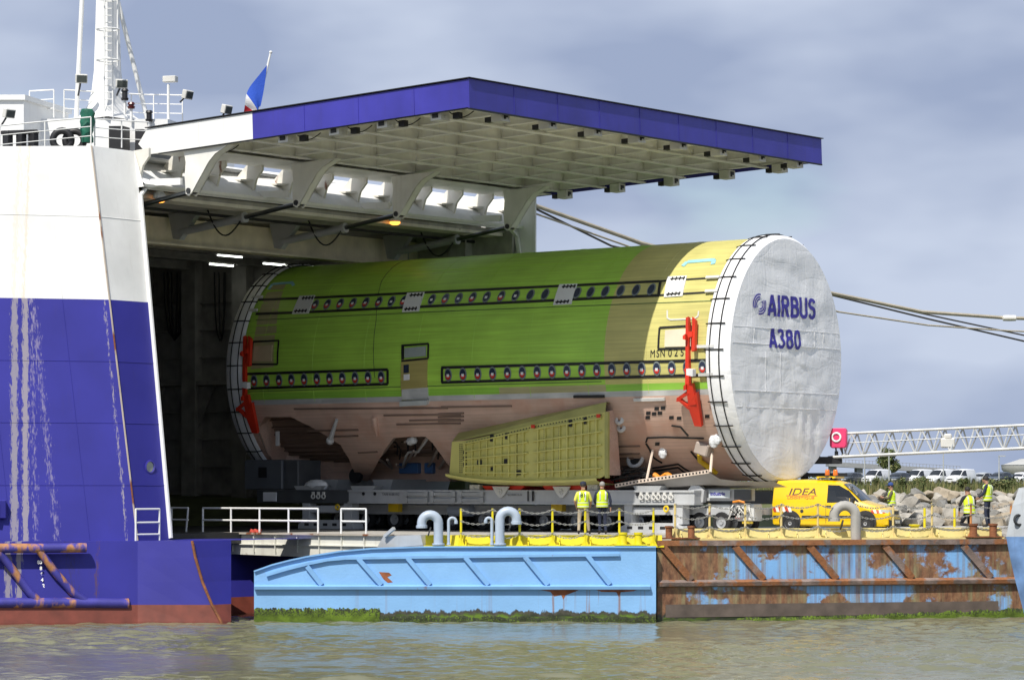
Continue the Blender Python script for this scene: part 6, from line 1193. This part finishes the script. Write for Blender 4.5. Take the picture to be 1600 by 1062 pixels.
# ================================================================== mooring ropes
ropem = mat('rope_pale', (.50, .44, .33), .8, bump=.5, bs=40); roped = mat('rope_dark', (.07, .065, .06), .8)
def rope(pts, r, m, label):
    P = [W(*p) for p in pts]; o = MB(); c = P[0]; Q = []
    for p, q in zip(P, P[1:]): Q += [p.lerp(q, k/6) for k in range(6)]
    Q.append(P[-1]); o.tube([x-c for x in Q], r, 7); x = o.build('mooring_rope', m, None, c, smooth=True); tag(x, label, 'rope')
rope([(822, 316, 117.4), (1000, 379, 125), (1300, 458, 135), (1440, 487, 139), (1570, 496.5, 143), (1700, 500, 147)], .085, ropem, 'thick pale upper mooring rope running past the covered fuselage end')
rope([(826, 330, 117.4), (985, 386, 125), (1310, 487, 136), (1450, 508, 140), (1580, 517, 144), (1700, 521, 148)], .04, ropem, 'slim pale lower mooring rope below the dark line')
rope([(824, 320, 117.4), (955, 384, 125), (1300, 461, 136), (1450, 498, 140), (1700, 556, 148)], .045, roped, 'dark mooring line sagging between the two pale ropes')
rope([(815, 312, 117.4), (1010, 385, 125.5), (1300, 459, 137), (1480, 498, 141), (1700, 545, 149)], .04, roped, 'thin dark mooring line just above the other dark line')
b = MB(); x = W(1577, 497, 142.8); b.lathe([(.001, -.35), (.14, -.3), (.15, 0), (.14, .3), (.001, .35)], (0, 0, 0), 10, 'x'); tag(b.build('rope_float', mat('float_white', (.7, .68, .62), .5), None, x+Vector((0, -.05, .0)), smooth=True), 'pale sleeve fitted round the upper mooring rope', 'rope sleeve')
# ================================================================== rock bank, weeds, tree, far buildings
rockv = []
rock_ms = [mat('rock_'+str(i), c, .85, var=.3, vs=2.5, bump=.7, bs=5) for i, c in enumerate(((.30, .28, .245), (.32, .27, .20), (.21, .205, .19), (.37, .345, .30), (.26, .20, .14)))]
for k in range(9):
    bm = bmesh.new(); bmesh.ops.create_icosphere(bm, subdivisions=2, radius=1)
    for v in bm.verts:
        d = v.co.normalized(); n_ = noise.cell(d*1.7+Vector((k*3.1, 0, 0)))*.25+noise.noise(d*1.6+Vector((k*7, 1, 2)))*.45; v.co = d*(1+n_)
    for _ in range(9):                                                # flat broken faces
        nn = Vector((random.gauss(0, 1), random.gauss(0, 1), random.gauss(0, 1))).normalized(); h = random.uniform(.45, .75)
        for v in bm.verts:
            e_ = v.co.dot(nn)-h
            if e_ > 0: v.co -= nn*e_*.92
    me = bpy.data.meshes.new('boulder'); bm.to_mesh(me); bm.free(); me.materials.append(rock_ms[k % 5]); me.shade_smooth(); me.set_sharp_from_angle(angle=R(14)); rockv.append(me)
def bankz(Y): return float(np.interp(Y, [116, 119.5, 124.0, 128], [2.74, 2.78, 3.85, 4.0]))
nr = 0
for row in range(10):
    Y = 118.3+row*.62
    x = 12.6+random.uniform(0, .5)
    while x < 24.5 and nr < 290:
        s = random.choice((random.uniform(.18, .3), random.uniform(.28, .42), random.uniform(.4, .58))); z = bankz(Y)+.12
        o = link('boulder', random.choice(rockv), None, (x, Y+random.uniform(-.3, .3), z+random.uniform(-.05, .12)), (random.uniform(-.4, .4), random.uniform(-.4, .4), random.uniform(0, 6.28)))
        o.scale = (s*random.uniform(.9, 1.4), s*random.uniform(.8, 1.1), s*random.uniform(.6, .9)); tn = ('pale grey', 'tan', 'dark grey', 'light cream', 'rusty brown')[int(o.data.materials[0].name[-1])]; tag(o, ('large ' if s > .42 else 'small ' if s < .29 else 'middling ')+tn+' boulder '+('at the foot of the rock bank' if row < 2 else 'at the weedy top of the rock bank' if row > 7 else 'halfway up the rock bank'), 'boulder', 'boulders of the rock bank'); nr += 1; x += s*random.uniform(1.15, 1.6)
leafm = [mat('weed_'+str(i), c, .8, var=.3, vs=3) for i, c in enumerate(((.10, .125, .035), (.17, .165, .06), (.07, .10, .03), (.26, .23, .10)))]
def weeds():
    b = MB()
    for _ in range(15000):
        x = random.uniform(8, 34); Y = 124.3+random.random()**1.3*6; cl = noise.noise(Vector((x*.6, Y*.5, 0))); h = max(.15, .55+.5*cl)*random.uniform(.5, 1.2); z = bankz(Y)-.02; w_ = random.uniform(.012, .03); a = random.uniform(0, 3.14); l = random.uniform(-.25, .25)*h; b.m = random.choice((0, 0, 1, 1, 2, 3))
        c, s = math.cos(a)*w_, math.sin(a)*w_; b.add([(x-c, Y-s, z), (x+c, Y+s, z), (x+l*.5+c*.8, Y+s*.8, z+h*.6), (x+l, Y, z+h), (x+l*.5-c*.8, Y-s*.8, z+h*.6)], [(0, 1, 2, 4), (4, 2, 3)])
    o = b.build('weeds', leafm); o['kind'] = 'stuff'; tag(o, 'tall green and straw coloured weeds growing along the top of the bank', 'weeds')
weeds()
def bush(name, c, rx, rz_, n, leaf, label, cat, trunk=None):
    o = empty(name, c, 0, label, cat); b = MB(); blobs = [(Vector((random.gauss(0, .42)*rx, random.gauss(0, .42)*rx, rz_*random.uniform(.15, .95))), random.uniform(.25, .5)*rx) for _ in range(16)]
    z0 = trunk or 0
    for _ in range(n):
        p, r = random.choice(blobs); d = Vector((random.gauss(0, 1), random.gauss(0, 1), random.gauss(0, 1))).normalized(); q = p+d*r*random.uniform(.5, 1.05)+Vector((0, 0, z0)); u = Vector((random.gauss(0, 1), random.gauss(0, 1), random.gauss(0, 1))).normalized()*leaf; v = u.cross(d).normalized()*leaf*.6; b.m = random.choice((0, 0, 2, 1))
        b.add([q-u, q+v, q+u, q-v], [(0, 1, 2, 3)])
    b.build('crown', leafm, o); b = MB()
    b.tube([(0, 0, -.1), (.02, 0, z0+rz_*.35)], [.06*rx+.02, .02*rx+.01], 7)
    for k in range(5): a = k*1.3; b.tube([(0, 0, z0*.8+rz_*.1), (math.cos(a)*rx*.5, math.sin(a)*rx*.5, z0+rz_*(.5+.08*k))], [.025*rx+.01, .008*rx+.005], 5)
    b.build('trunk', mat('bark', (.10, .075, .05), .9, bump=.5), o)
for px, Y, rx, h, lab in ((1383, 126.3, .45, .75, 'small dense bush above the worker in the blue cap'), (1425, 125.8, .75, .72, 'wide low bush at the top of the rocks below the white vans'), (1438, 126.2, .5, .8, 'dark green bush beside the wide low one'), (1503, 126.5, .3, .8, 'narrow bush above the crouching worker'), (1568, 126.4, .6, .75, 'rounded bush above the rocks beside the standing worker')): bush('bush', Vector((W(px, 750, Y).x, Y, 3.88)), rx, h, 1500, .055, lab, 'bush')
p = W(1392, 750, 420); p.z = 4.5; bush('tree', p, 1.5, 3.4, 2600, .2, 'small round green tree standing behind the parked cars', 'tree', 1.6)
asph = mat('asphalt', (.06, .06, .062), .9)
b = MB(); b.prism([(60, 300, 4.515), (600, 300, 4.515), (900, 420, 4.515), (60, 420, 4.515)], (0, 0, .006)); x = b.build('car_park', asph); x['kind'] = 'structure'
# viaduct
vo = Vector((100, 900, 4.6)); vi = empty('viaduct', vo, 0, 'long grey concrete viaduct on the horizon behind the car park', 'bridge')
cgrey = mat('far_concrete', (.26, .27, .28), .9, var=.1)
A, B2 = W(1295, 728, 900), W(1500, 740, 900)
b = MB(); b.prism([A-vo, B2-vo, B2-vo+Vector((0, 0, 1.4)), A-vo+Vector((0, 0, 1.4))], (0, 9, 0)); b.build('deck', cgrey, vi); b = MB()
for k in range(40): q = A.lerp(B2, k/39)-vo+Vector((0, 0, 1.4)); b.bar(q, q+Vector((0, 0, .9)), .12)
b.bar(A-vo+Vector((0, 0, 2.3)), B2-vo+Vector((0, 0, 2.3)), .12); b.build('parapet_rail', cgrey, vi)
for k in range(5): q = A.lerp(B2, (k+.2)/5)-vo; b = MB(); b.bb((q.x-.9, 1, -1), (q.x+.9, 8, q.z)); b.build('pier', cgrey, vi)
# round tank, lamp posts, distant sheds and tree belt
p = W(1600, 733, 620); p.z = 4.5; tk = empty('storage_tank', p, 0, 'pale round storage tank with a flared rim rising behind the cars', 'tank')
b = MB(); b.lathe([(3.2, 0), (3.2, 1.8), (4.6, 3.4), (4.7, 4.3), (4.2, 4.5), (.8, 5.6), (.001, 5.7)], (0, 0, 0), 32); b.build('shell', mat('tank_grey', (.42, .42, .40), .7, var=.08), tk, smooth=35); b = MB(); b.torus((0, 0, 4.35), 4.68, .1, 40, 6); b.build('rim_rail', cgrey, tk)
for px, yt_, Y, lab in ((1351, 706, 300, 'thin lamp post beside the first white van'), (1389, 701, 300, 'thin lamp post in front of the small tree'), (1474, 706, 300, 'thin lamp post behind the middle white van'), (1561, 712, 300, 'thin lamp post behind the dark car')):
    p = W(px, 750, Y); p.z = 4.5; h = W(px, yt_, Y).z-4.5; o = empty('lamp_post', p, 0, lab, 'lamp post'); b = MB(); b.tube([(0, 0, 0), (0, 0, h)], [.09, .05], 8); b.build('pole', gal, o); b = MB(); b.box((.3, 0, h), (.7, .2, .1)); b.build('lamp_head', gal, o)
b = MB()
for k in range(9000):
    x = random.uniform(-150, 420); h = 3.2+2.2*noise.noise(Vector((x*.03, 0, 0)))+1.5*noise.noise(Vector((x*.15, 3, 0))); z = 4.5+random.random()*max(.5, h); q = Vector((x, 1150+random.uniform(-8, 8), z)); s = random.uniform(.4, .9); u = Vector((random.gauss(0, 1), random.gauss(0, 1), random.gauss(0, 1))).normalized()*s; v = u.orthogonal().normalized()*s*.7; b.m = random.choice((0, 2)); b.add([q-u, q+v, q+u, q-v], [(0, 1, 2, 3)])
o = b.build('tree_belt', leafm); tag(o, 'low hazy belt of trees along the far horizon', 'trees', kind='stuff')
